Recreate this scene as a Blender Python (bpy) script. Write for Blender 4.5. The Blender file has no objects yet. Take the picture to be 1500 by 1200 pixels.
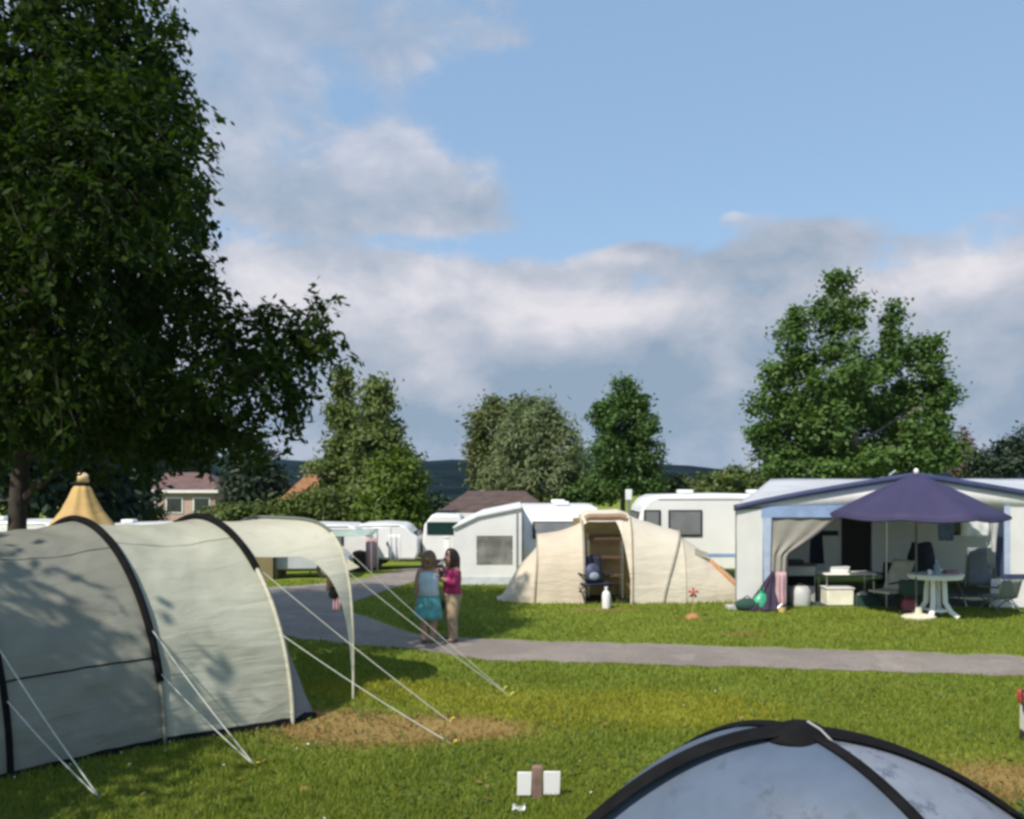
import bpy, bmesh, math, random
import numpy as np
from mathutils import Vector, Matrix, noise

# ------------------------------------------------------------------ camera, sky, sun, exposure
SC = bpy.context.scene
COL = SC.collection
H = 2.8                       # eye height, m
FOC = 1250.0                  # focal length in photo pixels (photo is 1500 wide), horizon at y = 700
SUN_EL = math.radians(47)
SUN_H = Vector((-0.62, -0.78)).normalized()     # horizontal direction towards the sun (left and behind us)

cam_d = bpy.data.cameras.new("camera")
cam = bpy.data.objects.new("camera", cam_d)
COL.objects.link(cam)
cam.location = (0, 0, H)
cam.rotation_euler = (math.radians(90), 0, 0)
cam_d.sensor_width = 36
cam_d.lens = 36 * FOC / 1500
cam_d.shift_y = 100 / 1500
cam_d.clip_start = 0.1
cam_d.clip_end = 5000
SC.camera = cam
SC.view_settings.view_transform = 'Standard'
SC.view_settings.look = 'None'
SC.view_settings.exposure = 0.28
SC.view_settings.gamma = 1
SC.view_settings.use_curve_mapping = False
SC.cycles.filter_width = 3.0
SC.cycles.max_bounces = 8
SC.cycles.transparent_max_bounces = 8
SC.cycles.volume_bounces = 0

# ---- small node-expression helper
class Nd:
    def __init__(s, t, sock): s.t = t; s.s = sock
    def op(s, o, b=None, c=None):
        n = s.t.nodes.new('ShaderNodeMath'); n.operation = o
        s.t.links.new(s.s, n.inputs[0])
        for i, v in ((1, b), (2, c)):
            if v is None: continue
            if isinstance(v, Nd): s.t.links.new(v.s, n.inputs[i])
            else: n.inputs[i].default_value = v
        return Nd(s.t, n.outputs[0])
    def __add__(s, b): return s.op('ADD', b)
    def __sub__(s, b): return s.op('SUBTRACT', b)
    def __mul__(s, b): return s.op('MULTIPLY', b)
    def step(s, a, b):
        n = s.t.nodes.new('ShaderNodeMapRange'); n.interpolation_type = 'SMOOTHSTEP'
        s.t.links.new(s.s, n.inputs[0]); n.inputs[1].default_value = a; n.inputs[2].default_value = b
        return Nd(s.t, n.outputs[0])
def mixc(t, f, a, b, mode='MIX'):
    n = t.nodes.new('ShaderNodeMix'); n.data_type = 'RGBA'; n.blend_type = mode
    for i, v in ((0, f), (6, a), (7, b)):
        if isinstance(v, Nd): t.links.new(v.s, n.inputs[i])
        elif i == 0: n.inputs[0].default_value = v
        else: n.inputs[i].default_value = (*v, 1)
    return Nd(t, n.outputs[2])
def noise_n(t, vec, scale, detail=4, rough=0.55, dist=0.0):
    n = t.nodes.new('ShaderNodeTexNoise'); n.inputs['Scale'].default_value = scale
    n.inputs['Detail'].default_value = detail; n.inputs['Roughness'].default_value = rough
    n.inputs['Distortion'].default_value = dist
    if vec is not None: t.links.new(vec.s, n.inputs['Vector'])
    return Nd(t, n.outputs['Fac'])
def xyz(t, x, y, z=0.0):
    n = t.nodes.new('ShaderNodeCombineXYZ')
    for i, v in enumerate((x, y, z)):
        if isinstance(v, Nd): t.links.new(v.s, n.inputs[i])
        else: n.inputs[i].default_value = v
    return Nd(t, n.outputs[0])

W = bpy.data.worlds.new("World"); SC.world = W; W.use_nodes = True
wt = W.node_tree
wt.nodes.clear()
wout = wt.nodes.new('ShaderNodeOutputWorld'); bg = wt.nodes.new('ShaderNodeBackground')
SKY_STR = 0.115
bg.inputs['Strength'].default_value = SKY_STR
sky = wt.nodes.new('ShaderNodeTexSky'); sky.sky_type = 'NISHITA'; sky.sun_disc = False
sky.sun_elevation = SUN_EL; sky.sun_rotation = math.atan2(SUN_H.x, SUN_H.y)
sky.air_density = 1.0; sky.dust_density = 0.6; sky.ozone_density = 1.2
tc = wt.nodes.new('ShaderNodeTexCoord'); sp = wt.nodes.new('ShaderNodeSeparateXYZ')
wt.links.new(tc.outputs['Generated'], sp.inputs[0])
dx, dy, dz = (Nd(wt, sp.outputs[i]) for i in range(3))
az = dx.op('ARCTAN2', dy); el = dz.op('ARCSINE')
def azel(px, py):
    x, z = (px - 750) / FOC, (700 - py) / FOC
    return math.atan2(x, 1), math.asin(z / math.sqrt(1 + x * x + z * z))
def blob(px, py, rx, ry, amp):                      # a bank of cloud at a compass bearing and height above the horizon
    a, e = azel(px, py)
    u = (az - a) * (FOC / rx); v = (el - e) * (FOC / ry)
    return ((u * u + v * v) * -1.0).op('EXPONENT') * amp
def total(lst):
    r = lst[0]
    for x in lst[1:]: r = r + x
    return r
cvec = xyz(wt, az, el * 1.35, 3.7)
n1 = noise_n(wt, cvec, 5.2, 8, 0.58, 0.35)
n2 = noise_n(wt, xyz(wt, az, el * 1.6, 9.1), 7.5, 7, 0.58, 0.3)
n3 = noise_n(wt, xyz(wt, az * 1.0, el * 1.5, 1.3), 15, 6, 0.6, 0.3)
cover = total([(n1 - 0.5) * 1.25 + (n3 - 0.5) * 0.75 - 0.02,
    blob(750, 600, 1100, 165, .8), blob(620, 440, 330, 55, .45), blob(330, 120, 330, 330, .42), blob(620, 275, 250, 62, .42), blob(560, 60, 260, 60, .18), blob(1160, 345, 170, 45, .52),
    blob(1430, 440, 230, 60, .5), blob(1490, 310, 70, 22, .3), blob(1080, 110, 380, 140, -.8), blob(650, 360, 260, 20, -.45), blob(1380, 230, 260, 75, -.6), blob(1250, 290, 300, 18, -.2), blob(950, 300, 130, 45, -.5),
    blob(510, 145, 45, 40, -.4), blob(420, 222, 50, 26, -.4), blob(780, 130, 120, 60, -.35), blob(870, 45, 60, 14, .3), blob(930, 372, 60, 16, .6), blob(1080, 318, 60, 14, .35), blob(1010, 200, 40, 14, .28), blob(760, 75, 90, 30, .25), blob(1060, 310, 50, 12, .3)])
cmask = cover.step(-0.04, 0.34) * (blob(420, 60, 420, 190, -.38) + 0.95)
light = total([(n2 - 0.5) * 1.25 + (n3 - 0.5) * 0.7 + 0.42,
    blob(560, 430, 270, 55, .30), blob(880, 460, 130, 38, .42), blob(645, 535, 50, 45, .48), blob(690, 580, 40, 22, .25), blob(1400, 405, 170, 40, .35), blob(330, 100, 280, 230, .10), blob(560, 230, 120, 22, .14), blob(1060, 312, 60, 12, .4), blob(930, 378, 60, 14, .3),
    blob(820, 560, 170, 60, -.30), blob(1100, 540, 180, 80, -.26), blob(520, 625, 320, 60, -.22), blob(1000, 640, 520, 60, -.22), blob(680, 305, 190, 32, -.22), blob(1170, 358, 180, 38, -.26), blob(1450, 580, 160, 80, -.2), blob(450, 560, 100, 60, -.12)])
cr = wt.nodes.new('ShaderNodeValToRGB')
cr.color_ramp.elements[0].position = 0.05; cr.color_ramp.elements[0].color = (.24, .31, .40, 1)
cr.color_ramp.elements[1].position = 0.95; cr.color_ramp.elements[1].color = (.68, .65, .675, 1)
e = cr.color_ramp.elements.new(0.5); e.color = (.42, .445, .51, 1)
wt.links.new(light.s, cr.inputs[0])
cc = mixc(wt, 1.0, Nd(wt, cr.outputs[0]), (1 / SKY_STR,) * 3, 'MULTIPLY')
skyc = Nd(wt, sky.outputs[0])
skyc = mixc(wt, 1.0, skyc, (1.30, 1.23, 1.12), 'MULTIPLY')
skyc = mixc(wt, 0.62, skyc, (2.35, 3.75, 5.75))
fin = mixc(wt, cmask, skyc, cc)
wt.links.new(fin.s, bg.inputs['Color']); wt.links.new(bg.outputs[0], wout.inputs[0])

sun_d = bpy.data.lights.new("sun", 'SUN'); sun_d.energy = 4.5; sun_d.angle = math.radians(0.53); sun_d.color = (1.0, 0.93, 0.82)
sun = bpy.data.objects.new("sun", sun_d); COL.objects.link(sun)
to_sun = Vector((SUN_H.x * math.cos(SUN_EL), SUN_H.y * math.cos(SUN_EL), math.sin(SUN_EL)))
sun.rotation_euler = to_sun.to_track_quat('Z', 'Y').to_euler()
sun.location = to_sun * 60

# ------------------------------------------------------------------ terrain function and photo-to-place helpers
def ss(t):
    t = max(0.0, min(1.0, t)); return t * t * (3 - 2 * t)
def gz(x, y):
    z = -1.6 * ss((y - 19) / 36.0) * ss((14 - x) / 18.0 + .25)
    if y > 60: z -= 1.2 * ss((y - 60) / 60.0)
    return z
def P(px, py, D):
    return Vector(((px - 750) / FOC * D, D, H - (py - 700) / FOC * D))
def G(px, py):
    D = 4.0
    while D < 400:
        p = P(px, py, D)
        if p.z <= gz(p.x, p.y): break
        D += 0.02
    p = P(px, py, D); p.z = gz(p.x, p.y)
    return p

# ------------------------------------------------------------------ materials
MATS = {}
def new_mat(name):
    m = bpy.data.materials.new(name); m.use_nodes = True
    t = m.node_tree; b = t.nodes['Principled BSDF']; o = t.nodes['Material Output']
    return m, t, b, o
def objc(t):
    n = t.nodes.new('ShaderNodeTexCoord'); return Nd(t, n.outputs['Object'])
def mat(name, col, rough=0.6, var=0.12, scale=3.0, metal=0.0, transl=0.0, bump=0.0, bscale=40.0, spec=None, dirt=0.0):
    if name in MATS: return MATS[name]
    m, t, b, o = new_mat(name)
    v = objc(t)
    f = noise_n(t, v, scale, 5, 0.6)
    lo = tuple(c * (1 - var) for c in col); hi = tuple(min(1, c * (1 + var)) for c in col)
    c = mixc(t, f.step(.3, .7), lo, hi)
    if dirt:
        f2 = noise_n(t, v, scale * .7, 8, 0.7).step(.52, .75) * dirt
        c = mixc(t, f2, c, tuple(x * .45 for x in col))
    t.links.new(c.s, b.inputs['Base Color'])
    b.inputs['Roughness'].default_value = rough; b.inputs['Metallic'].default_value = metal
    if spec is not None: b.inputs['Specular IOR Level'].default_value = spec
    if bump:
        bn = t.nodes.new('ShaderNodeBump'); bn.inputs['Strength'].default_value = bump; bn.inputs['Distance'].default_value = 0.02
        t.links.new(noise_n(t, v, bscale, 4, 0.6).s, bn.inputs['Height']); t.links.new(bn.outputs[0], b.inputs['Normal'])
    if transl:
        tr = t.nodes.new('ShaderNodeBsdfTranslucent'); t.links.new(c.s, tr.inputs['Color'])
        mx = t.nodes.new('ShaderNodeMixShader'); mx.inputs[0].default_value = transl
        t.links.new(b.outputs[0], mx.inputs[1]); t.links.new(tr.outputs[0], mx.inputs[2]); t.links.new(mx.outputs[0], o.inputs['Surface'])
    MATS[name] = m
    return m
def leaf_mat(name, c1, c2, transl=0.3, rough=0.55, spec=.3):
    m, t, b, o = new_mat(name)
    g = t.nodes.new('ShaderNodeNewGeometry')
    r = Nd(t, g.outputs['Random Per Island'])
    f = noise_n(t, objc(t), 0.55, 3, 0.6)
    c = mixc(t, (r * 0.55 + f.step(.3, .7) * 0.45), c1, c2)
    t.links.new(c.s, b.inputs['Base Color']); b.inputs['Roughness'].default_value = rough
    b.inputs['Specular IOR Level'].default_value = spec
    tr = t.nodes.new('ShaderNodeBsdfTranslucent')
    ct = mixc(t, 1.0, c, (1.25, 1.35, .6), 'MULTIPLY'); t.links.new(ct.s, tr.inputs['Color'])
    mx = t.nodes.new('ShaderNodeMixShader'); mx.inputs[0].default_value = transl
    t.links.new(b.outputs[0], mx.inputs[1]); t.links.new(tr.outputs[0], mx.inputs[2]); t.links.new(mx.outputs[0], o.inputs['Surface'])
    return m

WHITE = mat('white paint', (.70, .70, .685), .35, .03, 1.2, dirt=.12)
WHITE2 = mat('old white paint', (.72, .73, .72), .4, .05, 1.0, dirt=.25)
PVC = mat('white awning sheeting', (.82, .82, .81), .5, .05, 1.5, transl=.2, bump=.12, bscale=6)
DARKWIN = mat('smoked acrylic', (.035, .04, .045), .12, .1, 2)
GREYWIN = mat('grey acrylic', (.16, .165, .17), .2, .15, 2)
RUBBER = mat('black rubber', (.02, .02, .02), .7, .2)
STEEL = mat('bare steel', (.55, .56, .58), .3, .08, 4, metal=.9)
BLACKF = mat('black webbing', (.009, .009, .010), .9, .25, 6, spec=.08)
ROPE = mat('pale cord', (.46, .47, .41), .8, .1)
ROPEY = mat('yellow peg plastic', (.65, .50, .06), .5, .1)
BARK = mat('bark', (.075, .06, .045), .9, .4, 6, bump=.8, bscale=18)
BARKP = mat('pale bark', (.16, .13, .10), .9, .35, 6, bump=.6, bscale=18)

# ------------------------------------------------------------------ mesh helpers
def link(o, parent=None):
    COL.objects.link(o)
    if parent is not None: o.parent = parent
    return o
def thing(name, label, cat, loc=(0, 0, 0), rz=0.0, group=None):
    o = bpy.data.objects.new(name, None); link(o)
    o.empty_display_size = .2
    o.location = loc; o.rotation_euler = (0, 0, rz); o['label'] = label; o['category'] = cat
    if group: o['group'] = group
    return o
def tag(o, label, cat, group=None):
    o['label'] = label; o['category'] = cat
    if group: o['group'] = group
    return o
def dup(root, loc, rz=None, label=None, scale=None):
    def rec(o, par):
        c = o.copy(); COL.objects.link(c)
        if par is not None: c.parent = par
        for ch in list(o.children): rec(ch, c)
        return c
    r = rec(root, None); r.location = loc
    if rz is not None: r.rotation_euler = (0, 0, rz)
    if label: r['label'] = label
    if scale: r.scale = scale
    return r

class MB:
    """collects shapes, then links them as ONE mesh object"""
    def __init__(s): s.v = []; s.f = []
    def add(s, vs, fs):
        n = len(s.v); s.v += [tuple(v) for v in vs]; s.f += [tuple(i + n for i in f) for f in fs]; return s
    def box(s, c, size, rz=0.0, rx=0.0, ry=0.0):
        R = Matrix.Rotation(rz, 3, 'Z') @ Matrix.Rotation(ry, 3, 'Y') @ Matrix.Rotation(rx, 3, 'X')
        h = Vector(size) / 2; c = Vector(c)
        vs = [c + R @ Vector((h.x * x, h.y * y, h.z * z)) for z in (-1, 1) for y in (-1, 1) for x in (-1, 1)]
        return s.add(vs, [(0, 2, 3, 1), (4, 5, 7, 6), (0, 1, 5, 4), (2, 6, 7, 3), (0, 4, 6, 2), (1, 3, 7, 5)])
    def tube(s, pts, r, n=8, cap=True, sx=1.0):
        pts = [Vector(p) for p in pts]
        rs = r if isinstance(r, (list, tuple)) else [r] * len(pts)
        base = len(s.v); up = None
        for i, p in enumerate(pts):
            a = pts[max(0, i - 1)]; b = pts[min(len(pts) - 1, i + 1)]
            d = (b - a)
            if d.length < 1e-9: d = Vector((0, 0, 1))
            d.normalize()
            if up is None:
                up = Vector((0, 0, 1)) if abs(d.z) < .9 else Vector((1, 0, 0))
            sd = d.cross(up)
            if sd.length < 1e-6: sd = d.cross(Vector((0, 1, 0)))
            sd.normalize(); up = sd.cross(d).normalized()
            for k in range(n):
                an = 2 * math.pi * k / n
                s.v.append(tuple(p + (sd * math.cos(an) * sx + up * math.sin(an)) * rs[i]))
        for i in range(len(pts) - 1):
            for k in range(n):
                k2 = (k + 1) % n
                s.f.append((base + i * n + k, base + i * n + k2, base + (i + 1) * n + k2, base + (i + 1) * n + k))
        if cap:
            s.f.append(tuple(base + k for k in reversed(range(n))))
            m = base + (len(pts) - 1) * n
            s.f.append(tuple(m + k for k in range(n)))
        return s
    def lathe(s, prof, c=(0, 0, 0), n=16, sx=1.0, sy=1.0):
        base = len(s.v); c = Vector(c)
        for r, z in prof:
            for k in range(n):
                a = 2 * math.pi * k / n
                s.v.append(tuple(c + Vector((r * math.cos(a) * sx, r * math.sin(a) * sy, z))))
        for i in range(len(prof) - 1):
            for k in range(n):
                k2 = (k + 1) % n
                s.f.append((base + i * n + k, base + i * n + k2, base + (i + 1) * n + k2, base + (i + 1) * n + k))
        if prof[0][0] > 1e-6: s.f.append(tuple(base + k for k in reversed(range(n))))
        m = base + (len(prof) - 1) * n
        if prof[-1][0] > 1e-6: s.f.append(tuple(m + k for k in range(n)))
        return s
    def prism(s, poly, y0, y1, axis='y'):
        """polygon in (x,z) extruded along y (axis 'y') or polygon in (y,z) along x (axis 'x') or (x,y) along z"""
        n = len(poly)
        def mk(p, t): return {'y': (p[0], t, p[1]), 'x': (t, p[0], p[1]), 'z': (p[0], p[1], t)}[axis]
        vs = [mk(p, y0) for p in poly] + [mk(p, y1) for p in poly]
        fs = [tuple(range(n)), tuple(reversed(range(n, 2 * n)))] + [(i, i + n, (i + 1) % n + n, (i + 1) % n) for i in range(n)]
        return s.add(vs, fs)
    def grid(s, rows):
        nr, nc = len(rows), len(rows[0]); base = len(s.v)
        for r in rows: s.v += [tuple(p) for p in r]
        for i in range(nr - 1):
            for j in range(nc - 1):
                s.f.append((base + i * nc + j, base + i * nc + j + 1, base + (i + 1) * nc + j + 1, base + (i + 1) * nc + j))
        return s
    def ball(s, c, r, n=12, m=8, sc=(1, 1, 1)):
        prof = [(r * math.sin(math.pi * i / m), -r * math.cos(math.pi * i / m)) for i in range(m + 1)]
        prof = [(a * 1.0, z * sc[2]) for a, z in prof]
        return s.lathe(prof, c, n, sc[0], sc[1])
    def build(s, name, material, parent=None, smooth=True, bevel=0.0, thick=0.0, origin=None, weld=True):
        """origin: world point that the collected world coordinates are made relative to (the parent's place)"""
        me = bpy.data.meshes.new(name)
        vs = s.v
        if origin is not None: vs = [(v[0] - origin[0], v[1] - origin[1], v[2] - origin[2]) for v in vs]
        me.from_pydata(vs, [], s.f)
        bm = bmesh.new(); bm.from_mesh(me)
        if weld: bmesh.ops.remove_doubles(bm, verts=bm.verts, dist=1e-5)
        bmesh.ops.recalc_face_normals(bm, faces=bm.faces)
        bm.to_mesh(me); bm.free()
        if smooth:
            me.shade_smooth()
            me.set_sharp_from_angle(angle=math.radians(38))
        me.materials.append(material)
        o = bpy.data.objects.new(name, me); link(o, parent)
        if thick:
            md = o.modifiers.new('s', 'SOLIDIFY'); md.thickness = thick; md.offset = 0
        if bevel:
            md = o.modifiers.new('b', 'BEVEL'); md.width = bevel; md.segments = 2; md.limit_method = 'ANGLE'
        return o

def raw_mesh(name, V, F4, material, parent=None):
    """numpy quads -> one mesh object, quickly"""
    me = bpy.data.meshes.new(name)
    nf = len(F4); k = F4.shape[1]
    me.vertices.add(len(V)); me.vertices.foreach_set('co', V.astype(np.float32).ravel())
    me.loops.add(nf * k); me.loops.foreach_set('vertex_index', F4.astype(np.int32).ravel())
    me.polygons.add(nf); me.polygons.foreach_set('loop_start', np.arange(0, nf * k, k, dtype=np.int32))
    me.update(); me.validate()
    me.materials.append(material)
    return link(bpy.data.objects.new(name, me), parent)

def structure(o): o['kind'] = 'structure'; return o

# ------------------------------------------------------------------ ground, paths, hills
gm, gt, gb, go = new_mat('meadow')
def meadow_colour(gt):
    v = objc(gt)
    s3 = gt.nodes.new('ShaderNodeSeparateXYZ'); gt.links.new(v.s, s3.inputs[0])
    gx, gy = Nd(gt, s3.outputs[0]), Nd(gt, s3.outputs[1])
    def gblob(p, rx, ry, rot=0.0):
        c, s_ = math.cos(rot), math.sin(rot)
        a = gx - p[0]; b_ = gy - p[1]
        u = (a * c + b_ * s_) * (1 / rx); w = (b_ * c - a * s_) * (1 / ry)
        return ((u * u + w * w) * -1.0).op('EXPONENT')
    nA = noise_n(gt, v, 0.35, 5, .6); nB = noise_n(gt, v, 2.2, 6, .65); nC = noise_n(gt, v, 14, 6, .7); nD = noise_n(gt, v, 60, 3, .7)
    gc = mixc(gt, nA.step(.35, .65), (.165, .220, .029), (.215, .255, .036))
    gc = mixc(gt, nB.step(.35, .7), gc, (.165, .230, .026))
    gc = mixc(gt, (nC.step(.42, .72)) * .55, gc, (.24, .26, .052))
    gc = mixc(gt, (nD.step(.45, .7)) * .5, gc, (.115, .15, .019))
    yel = total([gblob(G(850, 1040), 2.2, .95, -.1), gblob(G(1000, 1035), 1.1, .7), gblob(G(560, 1010), 1.2, .6)]) + (nB - .5) * .7
    gc = mixc(gt, yel.step(.15, .95) * .72, gc, (.29, .285, .030))
    drt = total([gblob(G(560, 1072), 1.15, .62, .05), gblob(G(690, 1068), .75, .42, -.1) * .8, gblob(G(470, 1055), .6, .5) * .9, gblob(G(1492, 1150), .8, .75), gblob(G(1090, 930), .5, .25) * .7,
                 gblob(G(1015, 908), .5, .3) * .6, gblob(G(880, 893), .9, .3) * .7, gblob(G(1330, 915), .7, .3) * .5]) + (nB - .5) * .65 + (nC - .5) * .5
    gc = mixc(gt, drt.step(.15, .85) * .9, gc, mixc(gt, nC.step(.3, .7), (.25, .155, .06), (.35, .235, .092)))
    return gc, nC, nD
gc, nC, nD = meadow_colour(gt)
gt.links.new(gc.s, gb.inputs['Base Color']); gb.inputs['Roughness'].default_value = .95; gb.inputs['Specular IOR Level'].default_value = .1
bn = gt.nodes.new('ShaderNodeBump'); bn.inputs['Strength'].default_value = .8; bn.inputs['Distance'].default_value = .04
gt.links.new((nC * .6 + nD * .5).s, bn.inputs['Height']); gt.links.new(bn.outputs[0], gb.inputs['Normal'])

def axis(lo, mid0, mid1, hi, step, grow):
    a = list(np.arange(mid0, mid1 + 1e-6, step)); d = step; x = mid1
    while x < hi: d *= grow; x += d; a.append(x)
    d = step; x = mid0
    while x > lo: d *= grow; x -= d; a.insert(0, x)
    return a
def hillz(x, y):
    """a long low wooded ridge far away, higher to the left"""
    r = ss((y - 420) / 330.0)
    h = 27 + 9 * noise.noise((x * .0016, 3.1, 0)) + 4 * noise.noise((x * .006, 8.1, 0)) - x * .012
    return r * max(4, h)
xs = axis(-1600, -20, 24, 1600, .8, 1.12); ys = axis(-60, -2, 62, 1500, .8, 1.10)
rows = [[(x, y, gz(x, y) + (hillz(x, y) if y > 420 else 0)) for x in xs] for y in ys]
# the ridge is a structure of its own: ground stops in front of it
rows_g = [r for r in rows if r[0][1] < 260]
structure(MB().grid(rows_g).build('ground', gm, weld=False))
hx = [(-1500 + i * 22) for i in range(137)]
def ridge(name, y0, y1, hz, m):
    rr = []
    for j in range(9):
        t = j / 8; y = y0 + (y1 - y0) * t
        rr.append([(x, y, -2.9 + ss(t) * (hz(x) + 2.9) + (1.6 * noise.noise((x * .05, y * .05, 5)) + 2.2 * noise.noise((x * .15, j, 1))) * t) for x in hx])
    return structure(MB().grid(rr).build(name, m, weld=False))
forest = mat('distant forest', (.010, .019, .021), .95, .5, .03, spec=0.0)
ridge('wooded_hills', 190, 760, lambda x: (20 if x < 0 else max(7, 20 - x * .06)) + 7 * noise.noise((x * .004, 2, 2)) + 3 * noise.noise((x * .014, 8, 2)), forest)

def sm_poly(pts, n):
    """resample a pixel polyline on the ground with smooth interpolation"""
    g = [G(*p) for p in pts]
    L = [0]
    for a, b in zip(g, g[1:]): L.append(L[-1] + (b - a).length)
    out = []
    for i in range(n):
        s = L[-1] * i / (n - 1); k = 0
        while k < len(L) - 2 and s > L[k + 1]: k += 1
        t = (s - L[k]) / max(1e-6, L[k + 1] - L[k])
        p0 = g[max(0, k - 1)]; p1 = g[k]; p2 = g[k + 1]; p3 = g[min(len(g) - 1, k + 2)]
        out.append(.5 * ((2 * p1) + (p2 - p0) * t + (2 * p0 - 5 * p1 + 4 * p2 - p3) * t * t + (3 * p1 - p0 - 3 * p2 + p3) * t ** 3))
    return out
pm, pt_, pb, po = new_mat('worn asphalt')
v = objc(pt_)
pA = noise_n(pt_, v, .6, 5, .6); pB = noise_n(pt_, v, 30, 5, .75); pC = noise_n(pt_, v, 4, 6, .6)
pc = mixc(pt_, pA.step(.35, .65), (.215, .178, .150), (.275, .232, .198))
pc = mixc(pt_, pB.step(.4, .7) * .7, pc, (.10, .088, .078))
pc = mixc(pt_, pC.step(.5, .7) * .5, pc, (.145, .128, .112))
pD = noise_n(pt_, v, 1.3, 3, .5); pc = mixc(pt_, pD.step(.58, .64) * .35, pc, (.32, .28, .24))
pt_.links.new(pc.s, pb.inputs['Base Color']); pb.inputs['Roughness'].default_value = .9
bn = pt_.nodes.new('ShaderNodeBump'); bn.inputs['Strength'].default_value = .5; bn.inputs['Distance'].default_value = .01
pt_.links.new(pB.s, bn.inputs['Height']); pt_.links.new(bn.outputs[0], pb.inputs['Normal'])
PATHS = []
def path(name, A=None, B=None, dz=.01, n=160, m=9, wob=.14):
    a, b = sm_poly(A, n), sm_poly(B, n); rws = []
    for i in range(n):
        d = (b[i] - a[i]).normalized()
        pa = a[i] + d * wob * noise.noise((i * .25, 1.5, dz * 900)); pb_ = b[i] + d * wob * noise.noise((i * .25, 7.5, dz * 900))
        r = []
        for j in range(m):
            q = pa.lerp(pb_, j / (m - 1)); q.z = gz(q.x, q.y) + dz + .02 * math.sin(math.pi * j / (m - 1))
            r.append(q)
        rws.append(r)
        PATHS.append((pa, pb_))
    return structure(MB().grid(rws).build(name, pm, weld=False))
path('path', n=260, A=[(1760, 975), (1600, 966), (1500, 962), (1200, 952), (900, 943), (700, 937), (607, 929), (530, 903), (450, 884), (300, 880)],
     B=[(1760, 1006), (1600, 997), (1500, 992), (1300, 985), (1000, 976), (800, 970), (700, 966), (613, 952), (530, 947), (400, 932), (300, 930)], dz=.010)
path('road', [(120, 872), (300, 865), (400, 861), (460, 857), (523, 850), (570, 839), (613, 829), (640, 823), (700, 812)],
     [(120, 960), (300, 935), (400, 922), (470, 900), (527, 880), (580, 861), (613, 851), (650, 842), (720, 826)], .016)

# ------------------------------------------------------------------ trees and bushes
def leaves(name, centers, dirs, rng, L, w, m, parent, up=0.5, hang=0.0):
    n = len(centers)
    nrm = rng.normal(size=(n, 3)); nrm[:, 2] = np.abs(nrm[:, 2]) + up
    nrm += dirs * .8
    nrm /= np.linalg.norm(nrm, axis=1)[:, None]
    ax = rng.normal(size=(n, 3)) + dirs * .6; ax[:, 2] -= hang
    ax -= nrm * np.sum(ax * nrm, axis=1)[:, None]; ax /= np.linalg.norm(ax, axis=1)[:, None] + 1e-9
    sd = np.cross(nrm, ax)
    sc = rng.uniform(.65, 1.25, size=(n, 1))
    a = ax * L * .5 * sc; b = sd * w * .5 * sc
    V = np.stack([centers - a, centers + b + a * .1, centers + a, centers - b + a * .1], axis=1).reshape(-1, 3)
    return raw_mesh(name, V, np.arange(n * 4).reshape(n, 4), m, parent)
def twig_crown(lobes, nclump, per, rng, inner, ln, spread, L, w, leafm, barkm, parent, droop=.35):
    """leaves set along many short drooping twigs"""
    vol = np.array([(l[3] * l[4] * l[5]) ** (2 / 3) for l in lobes]); vol /= vol.sum()
    C, Dd = [], []
    for l, f in zip(lobes, vol):
        k = max(3, int(nclump * f)); d = rng.normal(size=(k, 3)); d /= np.linalg.norm(d, axis=1)[:, None]
        r = inner + (1 - inner) * rng.uniform(size=(k, 1)) ** .6
        C.append(np.array(l[:3]) + d * r * np.array(l[3:6])); Dd.append(d)
    C = np.concatenate(C); Dd = np.concatenate(Dd); n = len(C)
    a = Dd * .8 + rng.normal(size=(n, 3)) * .55; a /= np.linalg.norm(a, axis=1)[:, None]
    lens = ln * rng.uniform(.5, 1.5, size=n)
    t = rng.uniform(.05, 1, size=(n, per))
    P0 = C - a * lens[:, None] * .4
    pts = P0[:, None, :] + a[:, None, :] * (t * lens[:, None])[:, :, None]
    pts[:, :, 2] -= droop * t ** 2 * lens[:, None]
    pts += rng.normal(size=pts.shape) * spread
    dirs = np.repeat(a, per, axis=0); pts = pts.reshape(-1, 3)
    pts[:, 2] = np.maximum(pts[:, 2], .05)
    leaves('crown', pts, dirs, rng, L, w, leafm, parent, .2, .6)
    # the twigs themselves, three sided
    tt = np.array([0, .5, 1.0]); rad = np.array([.011, .007, .002]); V = []
    for q in range(3):
        c = P0 + a * (lens * tt[q])[:, None]; c = c.copy(); c[:, 2] -= droop * tt[q] ** 2 * lens
        for k in range(3):
            an = 2 * math.pi * k / 3
            V.append(c + np.array([math.cos(an), math.sin(an), .3 * math.sin(an)]) * rad[q])
    V = np.stack(V, axis=1); F = []
    for q in range(2):
        for k in range(3): F.append([q * 3 + k, q * 3 + (k + 1) % 3, q * 3 + 3 + (k + 1) % 3, q * 3 + 3 + k])
    F = (np.array(F)[None] + (np.arange(n) * 9)[:, None, None]).reshape(-1, 4)
    raw_mesh('twigs', V.reshape(-1, 3), F, barkm, parent)
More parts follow.
